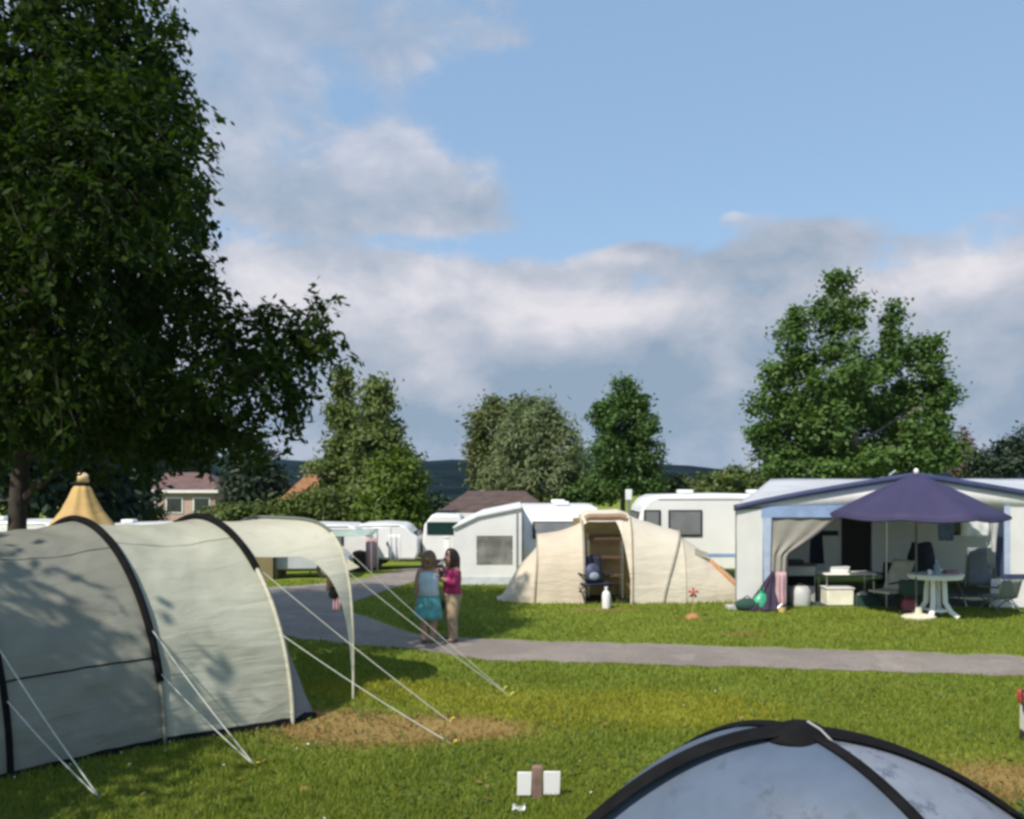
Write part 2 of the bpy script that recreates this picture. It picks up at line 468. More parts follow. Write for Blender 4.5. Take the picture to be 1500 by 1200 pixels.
def crown_points(lobes, nclump, per, cr, rng, inner=.5, squash=.75):
    vol = np.array([(l[3] * l[4] * l[5]) ** (2 / 3) for l in lobes]); vol /= vol.sum()
    C, Dd = [], []
    for l, f in zip(lobes, vol):
        k = max(3, int(nclump * f))
        d = rng.normal(size=(k, 3)); d /= np.linalg.norm(d, axis=1)[:, None]
        r = inner + (1 - inner) * rng.uniform(size=(k, 1)) ** .6
        r *= 1 + .10 * rng.normal(size=(k, 1))
        C.append(np.array(l[:3]) + d * r * np.array(l[3:6])); Dd.append(d)
    C = np.concatenate(C); Dd = np.concatenate(Dd)
    cs = rng.uniform(.55, 1.35, size=(len(C), 1, 1))
    off = rng.normal(size=(len(C), per, 3)) * cr * cs; off[:, :, 2] *= squash
    pts = (C[:, None, :] + off).reshape(-1, 3)
    return pts, np.repeat(Dd, per, axis=0)
def tree(name, label, base, lobes, m, nclump=150, per=40, cr=.35, L=.2, w=.1, seed=1, trunk_r=.15, bark=None, group=None, cat='tree', up=.5, hang=0.0, inner=.5, squash=.75, limbs=8, crown='crown', top=None, lean=(0, 0), puffs=0, puff_r=.38, twig=0.0):
    rng = np.random.default_rng(seed); rd = random.Random(seed)
    base = Vector(base)
    t = thing(name, label, cat, base, group=group)
    lob = [(l[0] - base.x, l[1] - base.y, l[2] - base.z, l[3], l[4], l[5]) for l in lobes]
    cl = list(lob)
    if puffs:
        cl = [(l[0], l[1], l[2], l[3] * .82, l[4] * .82, l[5] * .82) for l in lob]
        for l in lob:
            for _ in range(puffs):
                d = rng.normal(size=3); d[2] = d[2] * .8 + .25; d /= np.linalg.norm(d); r_ = puff_r * rng.uniform(.7, 1.25)
                cl.append((l[0] + d[0] * l[3] * .86, l[1] + d[1] * l[4] * .86, l[2] + d[2] * l[5] * .86, l[3] * r_, l[4] * r_, l[5] * r_))
    if twig:
        twig_crown(cl, nclump, per, rng, inner, twig, cr, L, w, m, bark or BARK, t)
    else:
        pts, dirs = crown_points(cl, nclump, per, cr, rng, inner, squash)
        pts[:, 2] = np.maximum(pts[:, 2], .05)
        leaves(crown, pts, dirs, rng, L, w, m, t, up, hang)
    zt = max(l[2] for l in lob) if top is None else top
    tb = MB()
    ctr = Vector((np.mean([l[0] for l in lob]) * .35 + lean[0], np.mean([l[1] for l in lob]) * .35 + lean[1], zt))
    tp = [Vector((0, 0, -.1)), Vector((0, 0, .25)), Vector((ctr.x * .15, ctr.y * .15, zt * .3)), Vector((ctr.x * .5, ctr.y * .5, zt * .62)), ctr]
    tb.tube(tp, [trunk_r * 1.35, trunk_r, trunk_r * .82, trunk_r * .5, trunk_r * .12], 10)
    srt = sorted(lob, key=lambda l: -l[3] * l[4] * l[5])[:limbs]
    for l in srt:
        e = Vector(l[:3]); z0 = max(zt * .22, min(zt * .62, e.z - .45 * math.hypot(e.x, e.y) - .2))
        k = z0 / zt; s0 = Vector((ctr.x * k * .8, ctr.y * k * .8, z0))
        mid = s0.lerp(e, .5) + Vector((rd.uniform(-.2, .2), rd.uniform(-.2, .2), .15))
        r = trunk_r * (.5 - .25 * k)
        tb.tube([s0, mid, e], [r, r * .6, r * .15], 7)
        for q in range(4):
            d = Vector((rd.gauss(0, 1), rd.gauss(0, 1), rd.gauss(.3, .8))).normalized()
            e2 = e + Vector((d.x * l[3], d.y * l[4], d.z * l[5])) * .8
            tb.tube([mid.lerp(e, .4), e.lerp(e2, .5), e2], [r * .4, r * .25, r * .06], 5)
    tb.build('trunk', bark or BARK, t, weld=False)
    return t
def lb(px, py, rpx, rpy, D, dY=0.0, ry=None):
    """a crown lobe seen at photo pixel (px,py), rpx x rpy pixels, standing D metres away (+dY behind)"""
    p = P(px, py, D); k = D / FOC
    return (p.x * (D + dY) / D, D + dY, H + (p.z - H) * (D + dY) / D, rpx * k, (ry if ry is not None else rpx * k), rpy * k)

L_OAK = leaf_mat('dark broad leaves', (.011, .028, .007), (.048, .080, .010), .42, .6, .1)
L_FAR = leaf_mat('shaded evergreen leaves', (.012, .026, .012), (.028, .048, .018), .12)  # shade on the trees behind the big tree is put into this dark colour
L_CON = leaf_mat('olive conifer sprays', (.065, .098, .022), (.13, .165, .036), .18)
L_BUSH = leaf_mat('bright bush leaves', (.060, .105, .012), (.12, .17, .020), .3)
L_HEDGE = leaf_mat('hedge leaves', (.050, .080, .012), (.10, .13, .02), .2)
L_WIL = leaf_mat('grey willow leaves', (.095, .130, .055), (.19, .225, .10), .22)
L_OLV = leaf_mat('olive leaves', (.062, .085, .024), (.125, .145, .042), .2)
L_MAP = leaf_mat('fresh green leaves', (.038, .085, .018), (.085, .15, .032), .28)
L_MAP2 = leaf_mat('deep green leaves', (.045, .098, .022), (.11, .185, .040), .3)

# the big tree on the left, its crown running out of the frame
D0 = 12.6
tb_ = P(18, 700, D0); tb_.z = 0
tree('broadleaf_tree', 'huge dark leafy tree whose crown fills the upper left, its trunk behind the grey tent', tb_,
     [lb(20, 10, 235, 150, D0), lb(155, 75, 116, 105, D0, .3), lb(228, 150, 62, 55, D0, .1), lb(172, 205, 122, 105, D0, -.6), lb(205, 320, 108, 110, D0, .2), lb(90, 250, 190, 180, D0, -1.6), lb(240, 445, 105, 80, D0, -.2),
      lb(385, 500, 76, 56, D0, .3), lb(325, 560, 92, 70, D0, -.5), lb(190, 570, 125, 80, D0, .7), lb(60, 470, 180, 150, D0, -1.2), lb(-120, 300, 250, 230, D0), lb(-120, 60, 250, 170, D0, .5),
      lb(60, 590, 110, 60, D0, 1.4), lb(415, 545, 46, 52, D0, -.1), lb(-150, 520, 180, 110, D0, .4), lb(110, 220, 170, 120, D0, 1.5), lb(140, 420, 180, 140, D0, 1.8), lb(285, 625, 85, 28, D0, .4), lb(120, 630, 90, 35, D0, -.6), lb(452, 470, 46, 40, D0, .2), lb(470, 500, 34, 30, D0, .1), lb(435, 580, 34, 40, D0, .1), lb(20, 645, 55, 26, D0, .8), lb(215, 648, 80, 26, D0, 1.2), lb(330, 630, 60, 22, D0, .2), lb(290, 648, 80, 20, D0, 1.6)],
     L_OAK, nclump=3700, per=26, cr=.07, L=.15, w=.068, seed=5, trunk_r=.15, inner=.35, twig=.62, bark=mat('dark bark', (.035, .028, .021), .9, .4, 6, bump=.8, bscale=18), limbs=16, top=8.6, up=.2, hang=.5)

tree('broadleaf_tree', 'tall leafy tree out of view left of the camera, added to shade the end of the grey tent', (-9.6, 3.2, 0),
     [(-8.7, 3.7, 5.2, 2.3, 2.3, 2.4), (-10.2, 4.6, 5.4, 2.1, 2.1, 2.2), (-8.6, 2.3, 4.9, 1.8, 1.8, 2.0), (-10.6, 3.0, 5.6, 2.1, 2.1, 2.2)],
     L_OAK, nclump=560, per=40, cr=.34, L=.22, w=.12, seed=6, trunk_r=.24, inner=.35, limbs=6, top=6.4)  # unseen tree, added so that the tent's left end falls in shade
FB = 'trees behind the camp site'
def far_tree(name, label, px, D, lobes, m, **kw):
    b = P(px, 700, D); b.z = gz(b.x, b.y)
    return tree(name, label, b, lobes, m, group=FB, **kw)
# dark masses behind the big tree
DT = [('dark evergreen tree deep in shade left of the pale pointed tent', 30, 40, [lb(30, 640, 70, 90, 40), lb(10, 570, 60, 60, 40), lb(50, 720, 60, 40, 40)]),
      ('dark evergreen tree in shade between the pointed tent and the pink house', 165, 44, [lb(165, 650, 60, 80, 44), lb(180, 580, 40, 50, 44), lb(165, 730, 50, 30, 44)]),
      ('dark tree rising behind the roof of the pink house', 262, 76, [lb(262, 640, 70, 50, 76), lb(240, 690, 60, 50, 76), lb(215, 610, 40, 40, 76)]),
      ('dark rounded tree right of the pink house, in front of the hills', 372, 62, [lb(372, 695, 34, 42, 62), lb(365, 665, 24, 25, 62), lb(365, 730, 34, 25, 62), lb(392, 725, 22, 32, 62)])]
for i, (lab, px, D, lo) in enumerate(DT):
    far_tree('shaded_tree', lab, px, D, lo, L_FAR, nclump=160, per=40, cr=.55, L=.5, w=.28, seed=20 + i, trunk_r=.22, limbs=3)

def conifer_lobes(px, ytop, ybot, half, D, n=9):
    r = []
    for i in range(n):
        t = i / (n - 1); y = ytop + 12 + (ybot - ytop - 20) * t
        rw = 4 + (half - 4) * (t ** .95) * (1 - .15 * t * t)
        r.append(lb(px + (7 if i % 2 else -6) * t, y, rw, (ybot - ytop) / n * .85, D))
    return r
far_tree('conifer', 'tall olive conifer with a narrow pointed top, left of its twin', 503, 50, conifer_lobes(503, 548, 740, 52, 50), L_CON, nclump=300, per=34, cr=.30, L=.34, w=.15, seed=31, inner=.75, puffs=5, puff_r=.42, trunk_r=.2, hang=.5, up=.1, limbs=0)
far_tree('conifer', 'broad olive conifer with ragged layered branches, right of its narrower twin', 555, 48, conifer_lobes(553, 556, 735, 66, 48), L_CON, nclump=420, per=34, cr=.34, L=.34, w=.15, seed=32, inner=.75, puffs=5, puff_r=.42, trunk_r=.22, hang=.5, up=.1, limbs=0)
bb = G(583, 772)
far_tree('round_bush', 'bright green rounded bush standing in front of the two conifers', 583, 36, [lb(583, 700, 38, 38, 36), lb(575, 740, 44, 32, 36), lb(610, 745, 20, 30, 36), lb(590, 672, 16, 16, 36), lb(555, 745, 30, 28, 36)],
         L_BUSH, nclump=220, per=40, cr=.22, L=.24, w=.13, seed=41, trunk_r=.1, limbs=3)
# clipped hedge
hg = P(500, 760, 37); hg.z = gz(hg.x, hg.y)
def hedge(label, x0, x1, ytop, D, seed, m=L_HEDGE):
    lo = []; px = x0
    rd = random.Random(seed)
    while px < x1:
        lo.append(lb(px, (ytop + 768) / 2 + rd.uniform(-4, 4), 24, (768 - ytop) / 2, D, rd.uniform(-.3, .3), 1.0)); px += 26
    b = P((x0 + x1) / 2, 760, D); b.z = gz(b.x, b.y)
    return tree('hedge', label, b, lo, m, nclump=36 * len(lo), per=34, cr=.22, L=.22, w=.12, seed=seed, trunk_r=.05, cat='hedge', limbs=0, crown='foliage')
hedge('wide leafy hedge below the conifers, behind the white caravans', 432, 548, 722, 38, 51)
hedge('lower dull green hedge beside the orange gable, behind the pale canopy', 318, 440, 738, 40, 52)
hedge('sunlit green hedge between the pointed tent and the pink house', 165, 225, 735, 46, 53)
far_tree('olive_tree', 'dull olive tree partly hidden behind the big grey willow', 728, 52, [lb(735, 640, 45, 50, 52), lb(715, 620, 28, 30, 52), lb(765, 610, 32, 28, 52), lb(705, 680, 22, 45, 52), lb(740, 700, 40, 35, 52)],
         L_OLV, nclump=380, per=34, cr=.28, L=.30, w=.15, seed=61, trunk_r=.22, inner=.8, puffs=6)
far_tree('willow_tree', 'wide grey green willow with drooping rounded crown', 790, 46, [lb(785, 640, 46, 46, 46), lb(765, 650, 36, 44, 46, -.8), lb(822, 655, 34, 42, 46, -.6), lb(738, 698, 40, 34, 46), lb(846, 695, 28, 40, 46), lb(795, 702, 50, 38, 46, -1.4), lb(722, 715, 22, 26, 46), lb(792, 612, 26, 20, 46)],
         L_WIL, nclump=620, per=34, cr=.26, L=.36, w=.09, seed=62, trunk_r=.3, hang=1.6, up=.1, squash=1.1, inner=.8, puffs=7)
far_tree('young_maple', 'slim upright fresh green tree right of the willow', 912, 40, [lb(908, 575, 16, 28, 40), lb(935, 590, 14, 20, 40), lb(910, 620, 38, 36, 40), lb(890, 605, 24, 20, 40), lb(940, 625, 26, 30, 40), lb(912, 670, 48, 36, 40), lb(885, 660, 22, 30, 40), lb(950, 680, 26, 28, 40), lb(918, 705, 50, 22, 40)],
         L_MAP, nclump=520, per=34, cr=.18, L=.22, w=.12, seed=63, trunk_r=.14, inner=.75, puffs=6)
far_tree('low_shrub', 'low pale shrub at the foot of the slim green tree, over the caravan roofs', 985, 42, [lb(975, 712, 30, 16, 42), lb(1000, 716, 22, 12, 42)], L_OLV, nclump=60, per=34, cr=.2, L=.25, w=.13, seed=64, trunk_r=.06, limbs=1)
far_tree('round_tree', 'low dark rounded tree far behind the right hand caravan roofs', 1075, 85, [lb(1075, 705, 40, 18, 85), lb(1045, 712, 30, 14, 85), lb(1110, 702, 30, 16, 85)], L_HEDGE, nclump=110, per=34, cr=.45, L=.5, w=.28, seed=65, trunk_r=.15, limbs=2)
far_tree('round_bush', 'dark green shrubs filling the gap between the willow and the slim green tree', 872, 44, [lb(868, 712, 26, 24, 44), lb(850, 722, 26, 16, 44), lb(893, 720, 22, 18, 44)], L_MAP, nclump=130, per=34, cr=.2, L=.24, w=.13, seed=66, trunk_r=.06, limbs=2, inner=.7, puffs=4)
# large tree at right with three tops
DR = 30
far_tree('plane_tree', 'large dense tree with three pointed tops above the blue awning', 1250, DR,
         [lb(1228, 424, 17, 24, DR), lb(1212, 455, 24, 24, DR), lb(1250, 462, 26, 30, DR), lb(1232, 500, 34, 34, DR), lb(1158, 466, 14, 24, DR), lb(1156, 502, 24, 28, DR), lb(1138, 545, 28, 26, DR), lb(1176, 548, 34, 30, DR, .4), lb(1310, 472, 12, 26, DR), lb(1316, 506, 24, 28, DR), lb(1350, 530, 24, 24, DR), lb(1366, 512, 12, 20, DR), lb(1374, 556, 22, 18, DR), lb(1290, 535, 28, 26, DR), lb(1240, 560, 50, 36, DR, -.6),
          lb(1128, 592, 26, 24, DR), lb(1165, 605, 36, 28, DR), lb(1118, 640, 24, 22, DR), lb(1150, 672, 44, 22, DR), lb(1215, 625, 44, 36, DR, -.8), lb(1280, 600, 40, 36, DR, .6), lb(1355, 598, 34, 24, DR), lb(1330, 640, 44, 30, DR), lb(1378, 655, 26, 30, DR), lb(1345, 676, 50, 22, DR), lb(1265, 672, 66, 28, DR), lb(1195, 688, 60, 18, DR), lb(1385, 585, 14, 12, DR), lb(1230, 610, 80, 50, DR, 1.0), lb(1180, 650, 70, 36, DR, .8), lb(1310, 660, 70, 30, DR, .8), lb(1335, 572, 22, 20, DR, .5), lb(1320, 590, 26, 22, DR, .7)],
         L_MAP2, nclump=1700, per=32, cr=.18, L=.19, w=.11, seed=71, trunk_r=.22, bark=BARKP, inner=.6, limbs=16, top=8.0, puffs=5, puff_r=.4)
far_tree('round_tree', 'dark green round tree at the right edge behind the caravan roof', 1475, 60, [lb(1475, 675, 34, 26, 60), lb(1500, 660, 30, 26, 60), lb(1448, 682, 22, 18, 60), lb(1540, 670, 40, 34, 60)], L_FAR, nclump=200, per=36, cr=.35, L=.36, w=.2, seed=72, trunk_r=.2, limbs=4)
far_tree('brown_tree', 'thin brownish tree with sparse crown between the large tree and the dark one', 1415, 62, [lb(1412, 655, 12, 22, 62), lb(1425, 680, 22, 16, 62), lb(1400, 685, 14, 12, 62)], leaf_mat('brown leaves', (.09, .075, .055), (.15, .12, .09), .15), nclump=100, per=24, cr=.28, L=.34, w=.18, seed=73, trunk_r=.12, limbs=3)
sh = G(640, 818)
tree('low_shrub', 'small yellow green shrub by the path behind the two people', sh, [(sh.x, sh.y, sh.z + .35, .32, .32, .36), (sh.x - .25, sh.y, sh.z + .2, .22, .2, .22)], L_BUSH, nclump=40, per=30, cr=.1, L=.1, w=.06, seed=81, trunk_r=.03, cat='shrub', limbs=2)
far_tree('shaded_tree', 'small black green yew beside the brown pavilion', 628, 40, [lb(640, 750, 18, 22, 40), lb(622, 770, 18, 22, 40), lb(655, 768, 20, 20, 40)], L_FAR, nclump=90, per=34, cr=.22, L=.26, w=.15, seed=82, trunk_r=.08, limbs=2)

# ------------------------------------------------------------------ houses
ROOFB = mat('brown roof tiles', (.085, .055, .045), .8, .3, 2, bump=.6, bscale=8)
ROOFP = mat('dull red brown tiles', (.13, .075, .065), .8, .25, 2, bump=.6, bscale=8)
ROOFO = mat('orange roof tiles', (.40, .19, .10), .8, .2, 2, bump=.5, bscale=8)
PINK = mat('pink render', (.42, .30, .26), .85, .08, 1.0)
def hip_house(name, label, cat, px0, px1, pyr, pye, D, depth, wallm, roofm, ridge_in=.28, wins=3, over=.35):
    a = P(px0, pye, D); b = P(px1, pye, D); zr = P(px0, pyr, D + depth / 2).z; ze = a.z
    z0 = gz(a.x, D) - .1
    cx = (a.x + b.x) / 2; w = b.x - a.x
    t = thing(name, label, cat, (cx, D, gz(cx, D)))
    O = t.location
    ww = w / 2 - over
    MB().box((cx, D + depth / 2, (z0 + ze - .02) / 2), (ww * 2, depth - 2 * over, ze - .02 - z0)).build('wall', wallm, t, smooth=False, origin=O)
    r = MB(); h = w / 2
    x0, x1, y0, y1 = cx - h, cx + h, D, D + depth; rx = h * (1 - ridge_in * 2)
    vs = [(x0, y0, ze), (x1, y0, ze), (x1, y1, ze), (x0, y1, ze), (cx - rx, (y0 + y1) / 2, zr), (cx + rx, (y0 + y1) / 2, zr)]
    vs += [(v[0], v[1], v[2] - .16) for v in vs[:4]]
    r.add(vs, [(0, 1, 5, 4), (1, 2, 5), (2, 3, 4, 5), (3, 0, 4), (6, 7, 1, 0), (7, 8, 2, 1), (8, 9, 3, 2), (9, 6, 0, 3), (9, 8, 7, 6)])
    ro = r.build('roof', roofm, t, smooth=False, origin=O)
    MB().box((cx, D - .05, ze - .1), (w, .06, .22)).build('gutter', WHITE2, ro, smooth=False, origin=O)
    for i in range(wins):
        x = cx - ww + (i + .5) * 2 * ww / wins
        f = MB().box((x, D + over - .03, ze - 1.15), (1.3, .08, 1.2)).build('window', WHITE2, t, smooth=False, origin=O)
        MB().box((x, D + over - .08, ze - 1.15), (1.1, .03, 1.0)).build('pane', DARKWIN, f, smooth=False, origin=O)
    return t
hip_house('house', 'pink rendered house with a brown hipped roof behind the tents', 'house', 186, 320, 692, 718, 64, 6, PINK, ROOFP, wins=3)
hip_house('pavilion', 'low building with wide dark brown roof behind the white caravan', 'building', 638, 812, 719, 752, 38, 7, mat('dark timber', (.05, .04, .035), .8), ROOFB, .24, wins=4)
# orange gable end
o = P(432, 750, 56); t = thing('house', 'house with bright orange tiled gable roof half hidden by the conifers', 'house', (o.x, o.y, gz(o.x, o.y))); O = t.location
zr = P(452, 690, 56).z; ze = P(394, 748, 56).z; xl = P(390, 0, 56).x; xm = P(452, 0, 56).x; xr = 2 * xm - xl
MB().prism([(xl + .3, -3.5), (xr - .3, -3.5), (xr - .3, ze - .05), (xm, zr - .25), (xl + .3, ze - .05)], 57, 64).build('wall', PINK, t, smooth=False, origin=O)
ro = MB()
for sx, xe in ((-1, xl), (1, xr)):
    ro.add([(xe, 56.4, ze), (xm, 56.4, zr), (xm, 64.5, zr), (xe, 64.5, ze), (xe, 56.4, ze - .95), (xm, 56.4, zr - .95), (xm, 64.5, zr - .25), (xe, 64.5, ze - .25)], [(0, 1, 2, 3), (7, 6, 5, 4), (0, 4, 5, 1), (2, 6, 7, 3), (0, 3, 7, 4)])
ro.build('roof', ROOFO, t, smooth=False, origin=O)

# ------------------------------------------------------------------ caravans
def caravan_bodies(L, Wd, Ht, clear=.32):
    """side outline (x, z) of a caravan body"""
    z0, z1 = clear, Ht
    return [(-L / 2 + .10, z0), (L / 2 - .10, z0), (L / 2, z0 + .25), (L / 2 - .02, z0 + .75), (L / 2 - .28, z1 - .30), (L / 2 - .42, z1 - .12), (L / 2 - .62, z1 - .04), (0, z1), (-L / 2 + .62, z1 - .04),
            (-L / 2 + .38, z1 - .14), (-L / 2 + .22, z1 - .36), (-L / 2, z0 + .75), (-L / 2, z0 + .25)]
def caravan(label, loc, rz, L=5.0, Wd=2.1, Ht=2.1, group='white caravans on the pitches', wins=((-1.4, .95), (1.2, .95)), door=True, winm=DARKWIN, stripe=None, endwin=True, vents=2, endm=None):
    t = thing('caravan', label, 'caravan', loc, rz, group)
    z0 = .32
    MB().prism(caravan_bodies(L, Wd, Ht), -Wd / 2, Wd / 2).build('body', WHITE, t, bevel=.07)
    yf = -Wd / 2
    zc = z0 + (Ht - z0) * .62; hh = (Ht - z0) * .30
    for (x, w) in wins:
        f = MB().box((x, yf - .012, zc), (w + .10, .05, hh + .10)).build('window', RUBBER, t, bevel=.012)
        MB().box((x, yf - .045, zc), (w, .03, hh)).build('pane', winm, f, bevel=.01)
    if endwin:
        for sx in (-1, 1):
            f = MB().box((sx * (L / 2 - .12), 0, zc + .02), (.10, Wd * .72, hh * .9), ry=sx * -.27).build('window', RUBBER, t, bevel=.012)
            MB().box((sx * (L / 2 - .075), 0, zc + .02), (.03, Wd * .66, hh * .78), ry=sx * -.27).build('pane', endm or winm, f)
    if door:
        d = MB().box((0.05, yf - .012, z0 + (Ht - z0) * .47), (.62, .04, (Ht - z0) * .86)).build('door', WHITE2, t, bevel=.02)
        MB().box((.27, yf - .05, z0 + (Ht - z0) * .45), (.09, .04, .12)).build('handle', RUBBER, d)
    if stripe:
        MB().box((0, yf - .004, z0 + .42), (L - .12, .012, .09)).build('stripe', stripe, t, smooth=False)
    MB().box((0, yf - .002, z0 + (Ht - z0) * .93), (L - 1.3, .02, .025)).build('awning_rail', STEEL, t, smooth=False)
    for sy in (-1, 1): MB().box((-L / 2 + .02, sy * (Wd / 2 - .2), z0 + .32), (.06, .2, .12)).build('rear_light', mat('red lamp lens', (.35, .02, .02), .25), t, bevel=.015)
    for i in range(vents):
        x = (-.9, 1.1, .2)[i]
        MB().box((x, .1, Ht + .05), (.42, .42, .11)).build('roof_vent', WHITE2, t, bevel=.03)
    for sy in (-1, 1):
        w = MB().tube([(-.2, sy * (Wd / 2 - .16), .29), (-.2, sy * (Wd / 2 - .02), .29)], .29, 20).build('wheel', RUBBER, t)
        MB().tube([(-.2, sy * (Wd / 2 - .03), .29), (-.2, sy * (Wd / 2 + .005), .29)], .16, 16).build('rim', STEEL, w)
    MB().tube([(L / 2 - .2, 0, .36), (L / 2 + .7, 0, .38)], .045, 8).build('tow_bar', STEEL, t)
    return t
BLUESTR = mat('pale blue stripe', (.22, .32, .52), .4)
# behind the beige tent: seen side on, window towards us
c = P(1035, 722, 23.2); c.z = gz(c.x, 23.2)
caravan('tall white caravan with grey window rising behind the beige tent', (c.x + .55, 24.3, c.z), 0, L=5.0, Ht=H - 24 / FOC * 23.2 - c.z, wins=((-1.12, .82), (-2.02, .36)), winm=GREYWIN, stripe=BLUESTR, door=False)
# end-on caravan with its own awning on the left
c = P(822, 857, 23.2); c.z = gz(c.x, 23.2)
ht = H - 42 / FOC * 23.4 - c.z
caravan('white caravan standing end on beside its plain white awning', (c.x, 25.8, c.z), math.radians(-90), L=5.2, Wd=2.15, Ht=ht, wins=((-1.5, .9), (1.5, .9)), winm=GREYWIN, endm=GREYWIN, vents=2)
a0 = P(665, 857, 22.6); a1 = P(764, 857, 22.6); z0 = gz(a0.x, 22.6)
AW = thing('awning', 'plain white caravan awning with one clear plastic window', 'awning', (a0.x, 22.6, z0)); O = AW.location
zl = P(0, 774, 22.6).z; zm = P(0, 757, 22.6).z; zh = P(0, 744, 22.6).z
xl, xm, xh = a0.x, P(700, 0, 22.6).x, a1.x
YA, YB = 22.6, 26.8
wx0, wx1, wz0, wz1 = P(698, 0, YA).x, P(751, 0, YA).x, P(0, 828, YA).z, P(0, 785, YA).z
mb = MB()
mb.prism([(xl, z0), (xh, z0), (xh, wz0), (xl, wz0)], YA, YA + .03)
mb.prism([(xl, wz0), (wx0, wz0), (wx0, wz1), (xl, wz1)], YA, YA + .03)
mb.prism([(wx1, wz0), (xh, wz0), (xh, wz1), (wx1, wz1)], YA, YA + .03)
mb.prism([(xl, wz1), (xh, wz1), (xh, zh), (xm, zm), (xl, zl)], YA, YA + .03)
mb.build('side_wall', PVC, AW, smooth=False, origin=O)
MB().prism([(wx0 + .01, wz0 + .01), (wx1 - .01, wz0 + .01), (wx1 - .01, wz1 - .01), (wx0 + .01, wz1 - .01)], YA + .01, YA + .02).build('window', mat('clear plastic sheet', (.22, .215, .205), .12, .45, 1.4), AW, smooth=False, origin=O)
MB().prism([(xl - .02, zl), (xm, zm), (xh, zh), (xh, zh + .04), (xm, zm + .04), (xl - .03, zl + .03)], YA - .08, YB).build('roof', PVC, AW, smooth=False, origin=O)
MB().prism([(xl - .0, z0), (xl + .03, z0), (xl + .03, zl), (xl, zl)], YA + .03, YB).build('front_wall', PVC, AW, smooth=False, origin=O)
MB().prism([(xl + .02, z0 + .02), (xh - .02, z0 + .02), (xh - .02, z0 + .22), (xl + .02, z0 + .22)], YA - .02, YA - .003).build('mud_flap', mat('pale grey pvc', (.50, .53, .56), .5), AW, smooth=False, origin=O)
f = MB(); f.tube([(xh - .12, YA - .02, z0), (xh - .12, YA - .02, zh - .05)], .022, 8); f.build('pole', STEEL, AW, origin=O)
# row of caravans behind the pale canopy, further down the slope
def far_van(label, px, pb, pt, D, L, rz=0.0, **k):
    p = P(px, pb, D); z = gz(p.x, D)
    return caravan(label, (p.x, D + 1.1, z), rz, L=L, Wd=2.0, Ht=max(1.3, P(px, pt, D).z - z), group='white caravans down the slope on the left', **k)
far_van('white caravan in shade at the far left, behind the dark tree trunk', 10, 800, 764, 27, 3.6, wins=((-.9, .7), (.9, .7)), vents=1)
far_van('white caravan glimpsed between the two black tent hoops', 205, 800, 768, 29, 4.2, wins=((-1.2, .8), (1.2, .8)), vents=1)
far_van('white caravan seen through the opening under the pale canopy', 425, 838, 768, 27.5, 5.0, wins=((-1.3, .9), (1.2, .9)), vents=1, winm=GREYWIN)
far_van('white caravan with a pink towel and a black bin beside it', 556, 832, 767, 28.5, 2.6, wins=((-.75, .5),), vents=0, winm=GREYWIN)
p = G(505, 838)
t = thing('canopy', 'faded green and white flat sun canopy on thin poles beside the slope caravan', 'canopy', (p.x, 26.6, gz(p.x, 26.6))); zz = P(0, 776, 26.6).z - t.location.z
r = MB(); r.grid([[(-.75 + 1.9 * i / 8, -.9 + 1.2 * j / 4, zz - .04 * math.sin(math.pi * i / 8) - .10 * (1 - j / 4)) for i in range(9)] for j in range(5)]); r.build('roof', mat('faded green canvas', (.40, .50, .42), .7, .2, 2, transl=.2), t, thick=.02)
for x, y in ((-.72, -.88), (1.12, -.88), (-.72, .28), (1.12, .28)):
    MB().tube([(x, y, 0), (x, y, zz - .05)], .02, 6).build('pole', STEEL, t)
def cloth(name, label, cat, px, py0, py1, wpx, D, m, group=None, seed=1, fold=.05, taper=1.0):
    """a hanging cloth: wavy vertical sheet with folds"""
    top = P(px, py0, D); h = (py1 - py0) / FOC * D; w = wpx / FOC * D
    rows = []
    for j in range(9):
        tt = j / 8; rr = []
        for i in range(13):
            u = i / 12 - .5
            rr.append((u * w * (1 + (taper - 1) * tt), fold * math.sin(u * 15 + seed) * (.3 + tt) + .03 * noise.noise((u * 3, tt * 3, seed)), -h * tt + .02 * noise.noise((u * 4, seed, 2)) * tt))
        rows.append(rr)
    o = MB().grid(rows).build(name, m, None, thick=.012)
    o.location = top
    return tag(o, label, cat, group)
PINKC = mat('pink towelling', (.55, .36, .40), .9, .1, 3, transl=.15, bump=.3)
WHITEC = mat('white cloth', (.74, .74, .76), .85, .05, 3, transl=.2)
cloth('towel', 'pink towel hanging to dry beside the far slope caravan', 'towel', 544, 788, 832, 17, 27.2, PINKC, seed=2)
cloth('towel', 'wide white sheet hanging beside the pink towel on the slope', 'towel', 578, 783, 820, 18, 27.2, WHITEC, seed=4)
p = G(527, 838)
t = thing('litter_bin', 'black round bin below the green and white sun canopy', 'bin', p)
MB().lathe([(.18, 0), (.22, .55), (.235, .57), (.235, .6), (.19, .6), (.17, .1)], (0, 0, 0), 18).build('bucket', RUBBER, t); MB().lathe([(.235, .605), (.2, .66), (.05, .7), (0.0001, .7)], (0, 0, 0), 18).build('lid', RUBBER, t)
